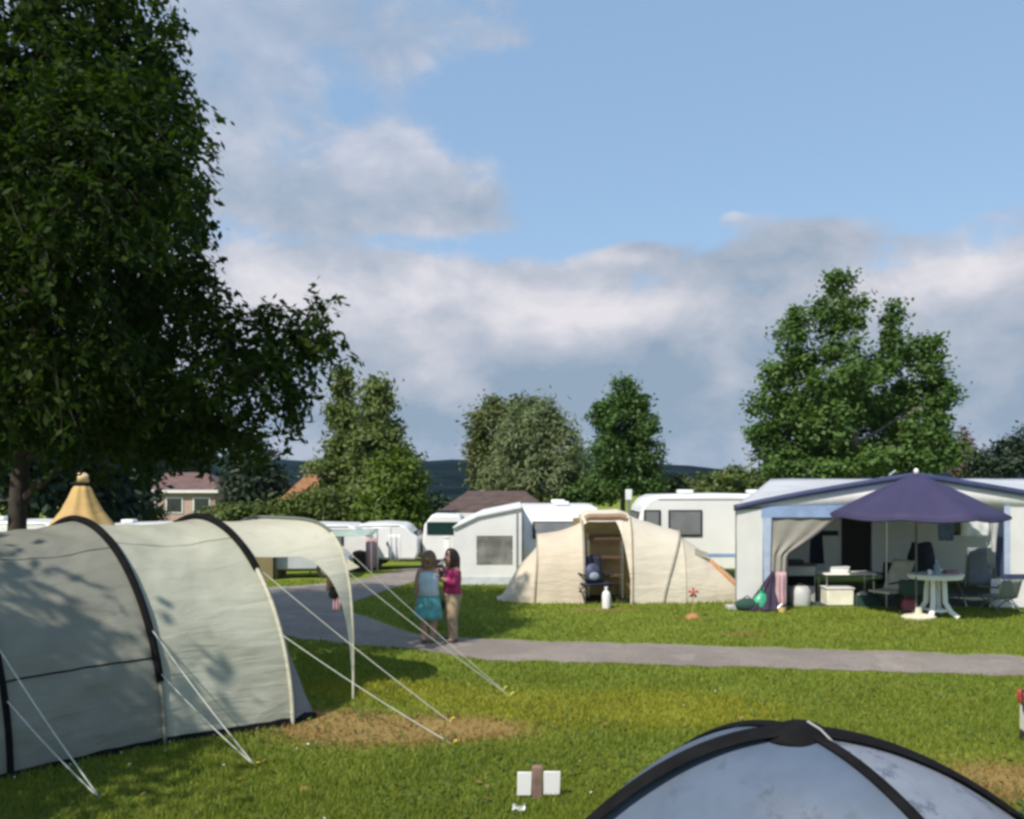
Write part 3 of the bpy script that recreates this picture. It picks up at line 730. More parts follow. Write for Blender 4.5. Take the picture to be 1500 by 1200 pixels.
def carlike(label, px, pb, D, colm, L=3.9, rz=0.0):
    p = P(px, pb, D); p.z = gz(p.x, p.y)
    t = thing('parked_car', label, 'car', p, rz)
    MB().prism([(-L / 2, .28), (L / 2, .28), (L / 2 + .02, .55), (L / 2 - .15, .72), (L * .22, .82), (-L * .42, .84), (-L / 2, .7)], -.82, .82).build('body', colm, t, bevel=.05)
    MB().prism([(L * .24, .82), (L * .08, 1.3), (-L * .30, 1.34), (-L * .43, .84)], -.70, .70).build('cabin', DARKWIN, t, bevel=.04)
    MB().prism([(L * .07, 1.3), (L * .04, 1.37), (-L * .28, 1.39), (-L * .31, 1.33)], -.68, .68).build('roof', colm, t, bevel=.02)
    for sx in (-.31, .31):
        for sy in (-1, 1):
            w = MB().tube([(L * sx, sy * .62, .3), (L * sx, sy * .84, .3)], .3, 18).build('wheel', RUBBER, t)
            MB().tube([(L * sx, sy * .8, .3), (L * sx, sy * .85, .3)], .18, 14).build('rim', STEEL, w)
    return t
carlike('pale grey car parked on the slope, seen under the cream canopy', 437, 845, 25.4, mat('pale grey car paint', (.45, .47, .50), .3, .05), 3.0, .1)
p = G(372, 849); t = thing('utility_tent', 'narrow olive brown utility tent seen through the opening under the canopy', 'tent', p); w_ = 30 * p.y / FOC
MB().prism([(-w_, 0), (w_, 0), (w_, 1.45), (0, 1.75), (-w_, 1.45)], -.05, 1.3).build('canvas', mat('olive brown canvas', (.20, .165, .08), .8, .1, 2, transl=.1, bump=.2, bscale=5), t, smooth=False)
for x in (-w_, w_): MB().tube([(x, -.06, 0), (x, -.06, 1.46)], .025, 6).build('pole', BLACKF, t)
# white camper with dark green window left of the white awning
p = P(648, 792, 29); z = gz(p.x, 29)
t = thing('camper_van', 'small white camper with a dark green windscreen by the pavilion', 'van', (p.x, 29.8, z)); ht = P(0, 754, 29).z - z
MB().prism([(-.66, .3), (.66, .3), (.66, ht - .15), (.55, ht - .03), (-.35, ht), (-.62, ht - .35), (-.68, .9)], -.8, .8).build('body', WHITE2, t, bevel=.05)
f = MB().box((.0, -.81, ht - .46), (1.05, .04, .42)).build('window', RUBBER, t); MB().box((.0, -.84, ht - .46), (.98, .03, .36)).build('pane', mat('green glass', (.012, .035, .032), .1), f)
for sx in (-.4, .4):
    for sy in (-.7, .7): MB().tube([(sx, sy - .08, .25), (sx, sy + .08, .25)], .25, 16).build('wheel', RUBBER, t)
p = G(655, 842)
t = thing('service_post', 'short pale cream service post beside the white awning', 'post', p); hp = P(655, 788, p.y).z - p.z
MB().box((0, 0, hp * .5), (.17, .14, hp)).build('post', WHITE2, t, bevel=.02); MB().box((0, 0, hp + .02), (.22, .19, .05)).build('cap', WHITE, t, bevel=.015)
# little flue pipe and mast over the roofs
p = P(921, 735, 27); t = thing('vent_mast', 'thin pole with small pale box over the caravan roofs beside the slim tree', 'mast', (p.x, 27, gz(p.x, 27))); zt = P(0, 718, 27).z - t.location.z
MB().tube([(0, 0, 0), (0, 0, zt)], .035, 8).build('pole', STEEL, t); MB().box((0, 0, zt - .15), (.2, .15, .34)).build('box', WHITE2, t, bevel=.02)

# ------------------------------------------------------------------ the big tunnel tent on the left
def tent_mat(name, col, var=.1, transl=.3, rough=.6):
    m, t, b, o = new_mat(name)
    v = objc(t)
    f = noise_n(t, v, 1.4, 4, .55); g = noise_n(t, v, 5, 5, .6); w = noise_n(t, v, 220, 2, .5)
    c = mixc(t, f.step(.3, .7), tuple(x * (1 - var) for x in col), tuple(min(1, x * (1 + var)) for x in col))
    c = mixc(t, g.step(.5, .8) * .25, c, tuple(x * .7 for x in col))
    t.links.new(c.s, b.inputs['Base Color']); b.inputs['Roughness'].default_value = rough; b.inputs['Specular IOR Level'].default_value = .35
    bn = t.nodes.new('ShaderNodeBump'); bn.inputs['Strength'].default_value = .55; bn.inputs['Distance'].default_value = .05
    mp = t.nodes.new('ShaderNodeMapping'); mp.inputs['Scale'].default_value = (1.2, 1.2, 5)
    t.links.new(v.s, mp.inputs[0])
    t.links.new((noise_n(t, Nd(t, mp.outputs[0]), 1.6, 4, .5, .6) + w * .06).s, bn.inputs['Height']); t.links.new(bn.outputs[0], b.inputs['Normal'])
    tr = t.nodes.new('ShaderNodeBsdfTranslucent'); t.links.new(c.s, tr.inputs['Color']); t.links.new(bn.outputs[0], tr.inputs['Normal'])
    mx = t.nodes.new('ShaderNodeMixShader'); mx.inputs[0].default_value = transl
    t.links.new(b.outputs[0], mx.inputs[1]); t.links.new(tr.outputs[0], mx.inputs[2]); t.links.new(mx.outputs[0], o.inputs['Surface'])
    return m
T_GREY = tent_mat('grey tent fabric', (.285, .285, .24))
T_PALE = tent_mat('pale grey green tent fabric', (.50, .505, .41))
T_CREAM = tent_mat('cream canopy fabric', (.76, .73, .59), .05, .35)
T_OLIVE = tent_mat('olive lining', (.26, .22, .11), .1, .3)
class Hoop:
    def __init__(s, foot, b, hw, h, ex): s.f = Vector((foot[0], foot[1], 0)); s.b = Vector((b[0], b[1], 0)).normalized(); s.hw = hw; s.h = h; s.ex = ex
    def at(s, th):
        c, n = math.cos(th), math.sin(th)
        x = s.hw * (1 - math.copysign(abs(c) ** (2 / s.ex), c)); z = s.h * abs(n) ** (2 / s.ex)
        return s.f + s.b * x + Vector((0, 0, z))
B0 = (-.81, .58)
fN = [G(427, 1062), G(240, 1090), G(14, 1142)]
f3 = fN[2] + (fN[2] - fN[1]) * 1.05
HA = [Hoop(fN[0], B0, 1.75, 2.29, 1.9), Hoop(fN[1], B0, 1.80, 2.29, 1.9), Hoop(fN[2], B0, 1.80, 2.25, 1.9), Hoop(f3 + Vector((-.1, .12, 0)), B0, 1.6, 1.75, 1.9)]
HC = Hoop(G(517, 1026), B0, 1.40, 2.24, 4.0)
TT = thing('tunnel_tent', 'long grey and pale green tunnel tent with black hoops and a cream canopy', 'tent', fN[1]); O = TT.location
def section(A, Bh, nt=26, nth=60, sag=.075, wr=.02, seed=0, t0=0.0, t1=1.0, lo=None, hi=None):
    rows = []
    for i in range(nt + 1):
        t = t0 + (t1 - t0) * i / nt; r = []
        a = lo(t) if lo else 0.0; bb_ = hi(t) if hi else math.pi
        for j in range(nth + 1):
            th = a + (bb_ - a) * j / nth
            p = A.at(th).lerp(Bh.at(th), t)
            s = math.sin(math.pi * t)
            mid = A.at(math.pi / 2).lerp(Bh.at(math.pi / 2), t); mid.z = .9
            d = (p - mid); d2 = d.normalized() if d.length > 1e-6 else Vector((0, 0, 1))
            p = p - d2 * sag * s * min(1, math.sin(th) * 1.6)
            k = wr * s ** .5 * min(1, math.sin(th) * 3)
            q = p * 1.0
            n = noise.noise((q.x * 1.1, q.y * 1.1, q.z * 4.2 + seed)) * 1.0 + .8 * noise.noise((t * 4 + seed, q.z * 7 + 1.5 * t, 3.3)) + .5 * noise.noise((q.x * 5, q.y * 5, q.z * 9))
            low = 1 + 2.0 * max(0, 1 - p.z / 1.25)
            p = p + d2 * n * k * low
            if p.z < .015: p.z = .015
            r.append(p)
        rows.append(r)
    return rows
MB().grid(section(HA[1], HA[0], seed=1, wr=.036)).build('outer_fabric', T_PALE, TT, origin=O)
MB().grid(section(HA[2], HA[1], seed=7, wr=.042)).build('outer_fabric', T_GREY, TT, origin=O)
MB().grid(section(HA[3], HA[2], seed=11, wr=.036)).build('outer_fabric', T_GREY, TT, origin=O)
# back cap of the sleeping end
rows = [[HA[3].at(math.pi * j / 40).lerp(HA[3].at(math.pi / 2) * 1.0 + Vector((-1.1, -.9, -1.72)) * k, k ** 1.3) for j in range(41)] for k in (0, .2, .4, .6, .8, 1)]
MB().grid(rows).build('end_panel', T_GREY, TT, origin=O)
def sleeve(hp, a0, a1, r, m, name='hoop_sleeve', lift=.02, n=48, sx=1.0):
    pts = []
    for i in range(n + 1):
        th = a0 + (a1 - a0) * i / n
        p = hp.at(th); c = hp.at(math.pi / 2).copy(); c.z = .6
        d = (p - c).normalized(); pts.append(p + d * lift + Vector((0, 0, .01)))
    return MB().tube(pts, r, 8, sx=sx).build(name, m, TT, origin=O)
sleeve(HA[1], .30, math.pi, .042, BLACKF, n=60); sleeve(HA[1], .0, .32, .022, T_GREY, 'pole_tape')
sleeve(HA[0], .86, math.pi, .042, BLACKF, n=60); sleeve(HA[0], 0, .88, .022, T_CREAM, 'pole_tape')
sleeve(HA[2], .02, math.pi, .030, BLACKF)
# sewn seams along the sections
for A_, B_, m_, ths in ((HA[1], HA[0], T_PALE, (1.15,)), (HA[2], HA[1], BLACKF, (.40,)), (HA[2], HA[1], T_GREY, (1.12,)), (HA[3], HA[2], BLACKF, (.42,))):
    for th in ths:
        sd_, wr_ = {id(HA[1]): (1, .036), id(HA[2]): (7, .042), id(HA[3]): (11, .036)}[id(A_)]
        rws = section(A_, B_, seed=sd_, wr=wr_); jj = round(th / math.pi * 60)
        pts = [r_[jj] + Vector((.55, -.75, .35)) * .004 for r_ in rws]
        MB().tube(pts, .009, 5).build('seam', m_, TT, origin=O)
# dark mud skirt along the near foot
sk = MB()
for k in range(3):
    rr = []
    for i in range(25):
        t = i / 24
        p = HA[k + 1].at(0).lerp(HA[k].at(0), t); out = Vector((.58, -.81, 0)) * .015
        rr.append([p + out + Vector((0, 0, .075 + .02 * noise.noise((t * 6, k, 1)))), p + out * 2.2 + Vector((0, 0, .004)), p + out * 4 + Vector((0, 0, .001))])
    sk.grid(rr)
sk.build('mud_skirt', BLACKF, TT, origin=O)
# pegging loops along the hem
for k in range(2):
    for u in (.0, .33, .66):
        q = HA[k + 1].at(0).lerp(HA[k].at(0), u + .02); d = Vector((.58, -.81, 0))
        lp = MB().tube([q + Vector((0, 0, .06)), q + d * .06 + Vector((0, 0, .04)), q + d * .11 + Vector((0, 0, .02))], .010, 5).build('peg_loop', BLACKF, TT, origin=O)
        MB().tube([q + d * .12 + Vector((0, 0, -.04)), q + d * .11 + Vector((0, 0, .05)), q + d * .13 + Vector((0, 0, .055))], .007, 5).build('peg', STEEL, lp, origin=O)
# front side flap: triangular panel from hoop 0 to its own peg
pk = G(461, 1052); up_ = HA[0].at(.52)
fl = MB(); rr = []
for i in range(13):
    u = i / 12; th = .0 + .56 * u
    a = HA[0].at(th); b = pk.lerp(up_, u ** 1.1) + Vector((0, 0, .01))
    rr.append([a.lerp(b, k / 6) + Vector((.02, -.02, 0)) * math.sin(math.pi * k / 6) + Vector((0, 0, .02 * noise.noise((u * 5, k, 2)))) for k in range(7)])
fl.grid(rr).build('side_flap', tent_mat('grey flap fabric', (.26, .27, .29)), TT, origin=O)
MB().tube([HA[0].at(0) + Vector((0, 0, .02)), HA[0].at(0).lerp(pk, .5) + Vector((0, 0, .06)), pk + Vector((0, 0, .03))], [.03, .05, .035], 7).build('flap_hem', BLACKF, TT, origin=O)
# front wall with a rolled doorway, inside the canopy
fw = MB(); rr = []
hw2 = Hoop(HA[0].f + Vector((.05, .04, 0)), B0, 1.75, 2.26, 1.9)
for j in range(31):
    th = math.pi * j / 30; p = hw2.at(th); q = hw2.at(math.pi / 2).copy()
    x = .55 * (-math.cos(th)); z = 1.75 * min(1, math.sin(th) * 1.6)
    inn = hw2.f + hw2.b * (1.75 + x) + Vector((0, 0, z if 0 < j < 30 else 0.0))
    rr.append([p.lerp(inn, k / 5) for k in range(6)])
fw.grid(rr).build('front_wall', T_PALE, TT, origin=O)
# canopy: near and far sides cut away in an arch
def th_at(hz, A, Bh, t):
    lo_, hi_ = 0.0, math.pi / 2
    for _ in range(30):
        m_ = (lo_ + hi_) / 2
        if A.at(m_).lerp(Bh.at(m_), t).z < hz: lo_ = m_
        else: hi_ = m_
    return lo_
def cz(t):
    """height of the lower canopy edge along its length"""
    if t < .05: return 1.86 - (.05 - t) * 3
    if t < .52: return 1.86
    k = min(1.0, (t - .52) / .475)
    return 1.86 * (1 - k ** 2.3) ** (1 / 1.5) if k < .999 else 0.0
def clo(t): return th_at(cz(t), HA[0], HC, t) if cz(t) > .01 else 0.0
def chi(t):
    if t < .34: return math.pi - .02
    return math.pi - clo(t)
cr_ = section(HA[0], HC, nt=60, nth=54, sag=.045, wr=.008, seed=4, lo=clo, hi=lambda t: math.pi - clo(t))
MB().grid(cr_).build('canopy', T_CREAM, TT, origin=O)
sleeve(HC, 1.05, math.pi - 1.05, .022, mat('grey green webbing', (.12, .14, .12), .8), lift=.012); sleeve(HC, 0.0, 1.06, .016, T_CREAM, 'pole_tape', lift=.004); sleeve(HC, math.pi - 1.06, math.pi, .016, T_CREAM, 'pole_tape', lift=.004)
def guy(parent, O, top, peg, r=.006, m=ROPE, sagd=.03, pegm=None):
    pts = [top.lerp(peg, i / 8) - Vector((0, 0, sagd * math.sin(math.pi * i / 8))) for i in range(9)]
    g = MB().tube(pts, r, 5).build('guy_rope', m, parent, origin=O)
    d = (peg - top); d.z = 0; d.normalize()
    MB().tube([peg + Vector((0, 0, -.05)) - d * .02, peg + Vector((0, 0, .05)) + d * .02, peg + Vector((0, 0, .055)) + d * .05], [.009, .011, .009], 6).build('peg', pegm or ROPEY, g, origin=O)
pA_ = G(148, 1172)
guy(TT, O, HA[2].at(.36), pA_, .007); guy(TT, O, HA[2].at(.62), pA_, .007)
pB_ = G(375, 1124)
guy(TT, O, HA[1].at(.36), pB_); guy(TT, O, HA[1].at(.60), pB_)
guy(TT, O, HA[0].at(.92), G(660, 1058), .0055); guy(TT, O, HA[0].at(.48), G(664, 1092), .0055)
guy(TT, O, HC.at(.55), G(748, 1021), .005); guy(TT, O, HC.at(.95), G(738, 1012), .005)
MB().prism([(0, 0), (.16, .05), (.0, .16)], -.004, .004).build('rope_tab', T_CREAM, TT).location = HC.at(.55) - O
cloth('towel', 'pinkish towel hung inside the cream canopy leg', 'towel', 486, 838, 866, 15, 10.95, mat('salmon towelling', (.52, .36, .28), .9, .1, 3, transl=.2), 'small cloths on the canopy leg', 3, .02)
cloth('towel', 'small pale pink cloth pegged lowest on the canopy leg', 'towel', 494, 868, 894, 13, 10.9, PINKC, 'small cloths on the canopy leg', 5, .02, .7)
p = P(489, 866, 10.9); t = thing('clothes_peg_bag', 'small dark bag hanging between two pink cloths on the canopy', 'bag', p)
MB().lathe([(.0001, -.10), (.05, -.09), (.07, -.04), (.05, .02), (.02, .05)], (0, 0, 0), 12, 1, .6).build('pouch', BLACKF, t); MB().tube([(-.03, 0, .04), (0, 0, .1), (.03, 0, .04)], .006, 5).build('strap', BLACKF, t)

# ------------------------------------------------------------------ yellow pointed tent behind it
D = 23.0
p = P(120, 700, D); p.z = 0
t = thing('pointed_tent', 'tan pointed tent top with a round knob behind the grey tunnel tent', 'tent', p); O = t.location
k = D / FOC
zt = lambda py: H - (py - 700) * k
YEL = tent_mat('tan canvas', (.62, .42, .16), .06, .25)
prof = [(1.85, -.35), (1.82, zt(835)), (1.75, zt(828)), (1.40, zt(810)), (62 * k, zt(790)), (44 * k, zt(770)), (28 * k, zt(748)), (18 * k, zt(728)), (13 * k, zt(716)), (10 * k, zt(712))]
pr = []
for a, b in zip(prof, prof[1:]): pr += [(a[0] + (b[0] - a[0]) * i / 4, a[1] + (b[1] - a[1]) * i / 4) for i in range(4)]
pr.append(prof[-1])
rows = [[(r * (1 + .05 * math.cos(8 * th)) * math.cos(th), r * (1 + .05 * math.cos(8 * th)) * math.sin(th), z) for th in [2 * math.pi * j / 64 for j in range(65)]] for r, z in pr]
MB().grid(rows).build('canvas', YEL, t)
MB().lathe([(9 * k, zt(714)), (10.5 * k, zt(710)), (8 * k, zt(707))], (0, 0, 0), 14).build('collar', BLACKF, t)
MB().ball((0, 0, zt(701)), 11 * k, 14, 10, (1, 1, .8)).build('knob', mat('pale varnished wood', (.68, .47, .25), .4), t)

# ------------------------------------------------------------------ beige tunnel tent in the middle
Yb = 18.95; k = Yb / FOC
CREAM = tent_mat('beige tent canvas', (.76, .655, .51), .05, .30, .7)
CREAM_LIT = tent_mat('lit beige tent canvas', (.81, .735, .61), .04, .30, .7)  # same canvas made lighter: brighter light on the right half painted in
TAPE = tent_mat('grey seam tape', (.30, .28, .23), .1, .05)
X = lambda px: (px - 750) * k
BT = thing('tunnel_tent', 'beige tunnel tent with its side door open and dark chair inside', 'tent', (X(890), Yb, 0)); O = BT.location
hw = 1.25
def zb(py): return H - (py - 700) * (Yb + hw) / FOC
st = [(736, 884, .15), (748, 862, .62), (768, 826, .9), (794.9, 800, 1.0), (795, 782, 1.06), (815, 776, 1.12), (857.9, 766, 1.18), (858, 753, 1.25), (866, 746, 1.27), (912, 745, 1.27), (924.9, 750, 1.26), (925, 753, 1.23), (960, 760, 1.2), (987, 771, 1.15), (999.9, 777, 1.12), (1000, 782, 1.07), (1027, 798, .98), (1060, 826, .8), (1085, 850, .6), (1106, 880, .2)]
def stat(px):
    for a, b in zip(st, st[1:]):
        if px <= b[0]:
            t_ = (px - a[0]) / (b[0] - a[0]); return a[1] + (b[1] - a[1]) * t_, a[2] + (b[2] - a[2]) * t_
    return st[-1][1], st[-1][2]
def bt_pt(px, th, out=0.0):
    py, w = stat(px); x = X(890) + (px - 890) * k * (1 + .06 * 1)
    h = max(.06, zb(py)); ex = 2.5
    for a_, b_ in ((736, 795), (795, 858), (858, 925), (925, 1000), (1000, 1106)):
        if a_ <= px <= b_:
            sg = math.sin(math.pi * (px - a_) / (b_ - a_)); h *= 1 - (.045 if a_ not in (858,) else .01) * sg; w = w * (1 - .05 * sg)
    c, s = math.cos(th), math.sin(th)
    yy = Yb + (1.25 - w) * .5 + (w + out) * (1 - math.copysign(abs(c) ** (2 / ex), c)) - out
    zz = (h + out) * abs(s) ** (2 / ex)
    dn = .018 * noise.noise((px * .05, zz * 2.2, 5)) + .012 * noise.noise((px * .12, zz * 1.2 + yy, 8))
    return Vector((x, yy + dn, zz))
def bt_strip(p0, p1, th0=lambda px: 0.0, n=14, m=44, th1=math.pi):
    rows = []
    if p0 > 740: rows.append([bt_pt(p0 - .1, th0(p0) + (th1 - th0(p0)) * j / m) for j in range(m + 1)])
    for i in range(n + 1):
        px = min(p0 + (p1 - p0) * i / n, p1 - .1); a = th0(px)
        rows.append([bt_pt(px, a + (th1 - a) * j / m) for j in range(m + 1)])
    return rows
MB().grid(bt_strip(736, 795)).build('outer_fabric', CREAM, BT, origin=O)
MB().grid(bt_strip(795, 858)).build('outer_fabric', CREAM, BT, origin=O)
MB().grid(bt_strip(858, 925, lambda px: 1.02 if px < 905 else max(0, 1.02 * (1 - ((px - 905) / 19.9) ** 1.2)) , n=40)).build('outer_fabric', CREAM_LIT, BT, origin=O)
MB().grid(bt_strip(925, 1000)).build('outer_fabric', CREAM_LIT, BT, origin=O)
MB().grid(bt_strip(1000, 1106, n=20)).build('outer_fabric', CREAM_LIT, BT, origin=O)
for px, lean, sm_ in ((795, -6, TAPE), (925, -2, CREAM), (1000, -32, TAPE)):
    pts = []
    for j in range(31):
        th = math.pi / 2 * j / 30; q = bt_pt(px + lean * (1 - math.sin(th)), th, .012); pts.append(q)
    MB().tube(pts, .030, 6).build('seam', sm_, BT, origin=O)
MB().tube([bt_pt(858, 1.15 * j / 20, .01) for j in range(21)], .03, 6).build('door_seam', TAPE, BT, origin=O)
rf = [bt_pt(862 + 58 * i / 10, 1.12, .05) - Vector((0, .02, .02)) for i in range(11)]
MB().tube(rf, .075, 8).build('rolled_door', mat('tan brown roll', (.30, .20, .13), .8), BT, origin=O)
inn = MB(); yi = Yb + 1.25
inn.grid([[(X(845) + (X(940) - X(845)) * i / 10, yi + .05 * math.sin(i * 2.1), 1.85 * j / 8) for i in range(11)] for j in range(9)]); inn.build('inner_wall', T_OLIVE, BT, origin=O)
MB().box((X(890), Yb + .65, .02), (1.2, 1.2, .02)).build('groundsheet', BLACKF, BT, origin=O)
vn = MB(); q = bt_pt(1026, 1.0, .03); vn.box(q, (.3, .05, .16), ry=.3, rx=-.6); vn.build('vent_flap', TAPE, BT, origin=O)
zp = MB().tube([bt_pt(1040 + 38 * i / 8, 1.05 - .42 * i / 8, .02) for i in range(9)], .05, 8).build('rolled_flap', mat('orange brown lining', (.55, .27, .12), .7), BT, origin=O)
for px, pe in ((742, (722, 888)), (1090, (1072, 893))):
    guy(BT, O, bt_pt(px, .35), G(*pe), .006)
sh = thing('camp_shelf', 'dark fabric shelf unit standing inside the beige tent doorway', 'shelf', (X(893), Yb + .98, .03))
BRS = mat('brown shelf cloth', (.09, .055, .03), .9)
for z in (.5, .92, 1.32): MB().box((0, 0, z), (.78, .36, .05)).build('shelf', BRS, sh)
MB().box((0, -.19, 1.40), (.80, .02, .13)).build('valance', BRS, sh); MB().box((0, .19, .85), (.80, .02, 1.2)).build('back_cloth', mat('tan shelf cloth', (.30, .23, .13), .9), sh)
for x in (-.39, .39):
    for y in (-.18, .18): MB().tube([(x, y, 0), (x, y, 1.46)], .014, 6).build('leg', STEEL, sh)

def camp_chair(label, loc, rz, m, fm, h=.95, group=None, seat_h=.42, w=.52, recl=.22, arms=True, cushion=None):
    t = thing('camping_chair', label, 'chair', loc, rz, group)
    b = Vector((0, math.sin(recl), math.cos(recl)))
    bk = MB(); bl = h - seat_h
    rows = [[Vector(((i / 8 - .5) * w, .22 + .03 * math.cos((i / 8 - .5) * math.pi), seat_h)) + b * (bl * j / 8) for i in range(9)] for j in range(9)]
    bk.grid(rows); bk.build('backrest', m, t, thick=.045)
    s = MB(); s.grid([[((i / 8 - .5) * w, -.25 + .48 * j / 8, seat_h - .03 * math.sin(math.pi * i / 8) * math.sin(math.pi * j / 8)) for i in range(9)] for j in range(9)]); s.build('seat', m, t, thick=.04)
    for sx in (-1, 1):
        x = sx * (w / 2 + .02)
        MB().tube([(x, -.26, 0), (x, -.05, seat_h * .6), (x, .23, seat_h)], .014, 6).build('leg', fm, t)
        MB().tube([(x, .32, 0), (x, .05, seat_h * .6), (x, -.24, seat_h)], .014, 6).build('leg', fm, t)
        q = Vector((x, .23, seat_h)); MB().tube([q, q + b * bl], .014, 6).build('back_post', fm, t)
        if arms:
            MB().tube([(x, -.26, seat_h + .2), (x, .25, seat_h + .22)], .022, 6).build('armrest', fm, t)
    return t
NAVY = mat('navy chair fabric', (.018, .022, .045), .85, .3, 6)
camp_chair('navy camping chair in the open doorway of the beige tent', (X(871), Yb + .10, .03), .35, NAVY, RUBBER, h=1.0, w=.62)
bg_ = thing('rucksack', 'blue black rucksack on the navy chair in the doorway', 'bag', (X(868), Yb + .06, .475), .3)
MB().ball((0, 0, .2), .2, 14, 10, (.95, .6, 1.1)).build('bag', mat('slate blue nylon', (.05, .06, .11), .6, .3, 8), bg_); MB().ball((0, -.12, .14), .12, 12, 8, (1, .5, .8)).build('pocket', mat('grey nylon', (.25, .28, .36), .6), bg_)
p = G(888, 892)
bt = thing('water_canister', 'tall white plastic canister on the grass by the beige tent door', 'canister', p)
MB().lathe([(.0001, 0), (.085, .01), (.09, .05), (.09, .30), (.07, .36), (.03, .39), (.03, .43), (.0001, .43)], (0, 0, 0), 16).build('body', WHITE, bt); MB().lathe([(.036, .42), (.036, .47), (.0001, .47)], (0, 0, 0), 12).build('cap', WHITE2, bt)
# red topped stake in front of the beige tent
p = G(1015, 906)
t = thing('windmill_toy', 'small red garden windmill on a thin stick before the beige tent', 'toy', p); hs = P(1015, 868, p.y).z
MB().tube([(0, 0, 0), (0, 0, hs)], .012, 6).build('stick', mat('ochre wood', (.42, .24, .09), .7), t)
REDP = mat('red plastic', (.55, .06, .05), .4)
fl = MB()
for i in range(5):
    a = 2 * math.pi * i / 5
    fl.add([(0, -.03, hs), (.11 * math.cos(a), -.05, hs + .11 * math.sin(a)), (.10 * math.cos(a + .6), -.02, hs + .10 * math.sin(a + .6))], [(0, 1, 2)])
fl.build('sails', REDP, t, thick=.012); MB().ball((0, -.04, hs), .025, 8, 6).build('hub', REDP, t)
MB().lathe([(.0001, 0), (.16, .0), (.13, .05), (.05, .10), (.0001, .10)], (0, 0, 0), 14).build('base', mat('orange clay', (.36, .17, .06), .8), t)

# ------------------------------------------------------------------ blue and white awning with its caravan on the right
YF = 18.3; kf = YF / FOC
ax = lambda px: (px - 750) * kf
az_ = lambda py: H - (py - 700) * kf
LB = mat('light blue awning trim', (.33, .45, .70), .5, .12, 3, transl=.25)
LB2 = mat('faded blue awning strip', (.50, .58, .76), .5, .12, 4, transl=.25)
NB = mat('navy awning band', (.035, .045, .11), .6, .15)
AWH = mat('white awning cloth', (.80, .79, .775), .6, .04, 2, transl=.22, bump=.15, bscale=5)
AGR = mat('grey awning roof', (.56, .57, .60), .5, .07, 1.5, transl=.15, bump=.15, bscale=4)
CURT = mat('beige grey curtain', (.34, .32, .285), .8, .1, 2, transl=.15, bump=.3, bscale=10)
CV3Z = H - (-2) / FOC * 21.2
Z3 = caravan('long white caravan behind the open blue and white awning', ((ax(1130) * 21.3 / 18.3 + 14.6) / 2 + .1, 22.4, 0), 0, L=14.6 - ax(1130) * 21.3 / 18.3, Wd=2.2, Ht=2.66, wins=((.62, .70), (2.4, .9)), door=False, vents=3, winm=DARKWIN)
XD = (1254 - 750) / FOC * 21.27 - Z3.location.x
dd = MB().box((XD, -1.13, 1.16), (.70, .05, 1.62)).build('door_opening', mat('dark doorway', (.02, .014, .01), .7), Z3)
MB().box((XD - .75, -1.13, 1.42), (.62, .03, .12)).build('vent_grille', RUBBER, Z3, bevel=.01)
MB().box((XD + .40, -1.17, 1.16), (.07, .08, 1.66)).build('door_frame', WHITE2, dd, bevel=.01)
AB = thing('awning', 'large open fronted caravan awning with blue trim and navy roof edge', 'awning', (ax(1078), YF, 0)); O = AB.location
xL, xR, xP = ax(1078), ax(1602), ax(1340)
zE, zP = az_(742), az_(694)
def band(x):
    u = (x - xL) / (xR - xL); s = 1 - abs(2 * u - 1)
    return zE + (zP - zE) * (s ** .85)
n = 40
xsB = [xL - .06 + (xR - xL + .12) * i / n for i in range(n + 1)]
bb_ = MB()
bb_.grid([[(x, YF - .05, band(min(max(x, xL), xR)) + .035) for x in xsB], [(x, YF - .07, band(min(max(x, xL), xR)) - .09) for x in xsB]])
bb_.build('roof_band', NB, AB, thick=.03, origin=O)
YK = 21.28; zK = 2.63
rfm = MB(); rows = []
for j in range(9):
    t_ = j / 8; r = []
    for x in xsB:
        u = (x - xL) / (xR - xL); xb = ax(1132) * 21.3 / 18.3 + (xR + .9 - ax(1132) * 21.3 / 18.3) * u
        z = (band(min(max(x, xL), xR)) + .02) * (1 - t_) + (zK + .14) * t_ - .05 * math.sin(math.pi * t_) - .02 * noise.noise((x * 1.2, t_ * 3, 1))
        r.append((x + (xb - x) * t_, YF + (YK - YF) * t_, z))
    rows.append(r)
rfm.grid(rows).build('roof', AGR, AB, thick=.012, origin=O)
MB().prism([(xL + .02, 0.02), (ax(1117), .02), (ax(1117), az_(745)), (xL + .02, az_(748))], YF - .01, YF + .015).build('front_panel', AWH, AB, smooth=False, origin=O)
MB().prism([(ax(1119), .3), (ax(1127), .3), (ax(1130), az_(757)), (ax(1117), az_(757))], YF - .02, YF + .005).build('blue_strip', LB2, AB, smooth=False, origin=O)
MB().prism([(ax(1115), az_(758)), (ax(1236), az_(758)), (ax(1244), az_(740)), (ax(1115), az_(742))], YF - .022, YF + .003).build('valance', LB, AB, smooth=False, origin=O)
gp = [(ax(1086), az_(741.5))] + [(x, band(x) - .07) for x in xsB[1:-1]] + [(ax(1596), az_(741.5))]
gp += [(ax(1240), az_(741.5))]
gv = MB()
rows = [[(x, YF + .01, max(az_(742), band(min(max(x, xL), xR)) - .06)) for x in xsB], [(x, YF + .01, az_(742.5)) for x in xsB]]
gv.grid(rows).build('gable_panel', AWH, AB, thick=.01, origin=O, weld=False)
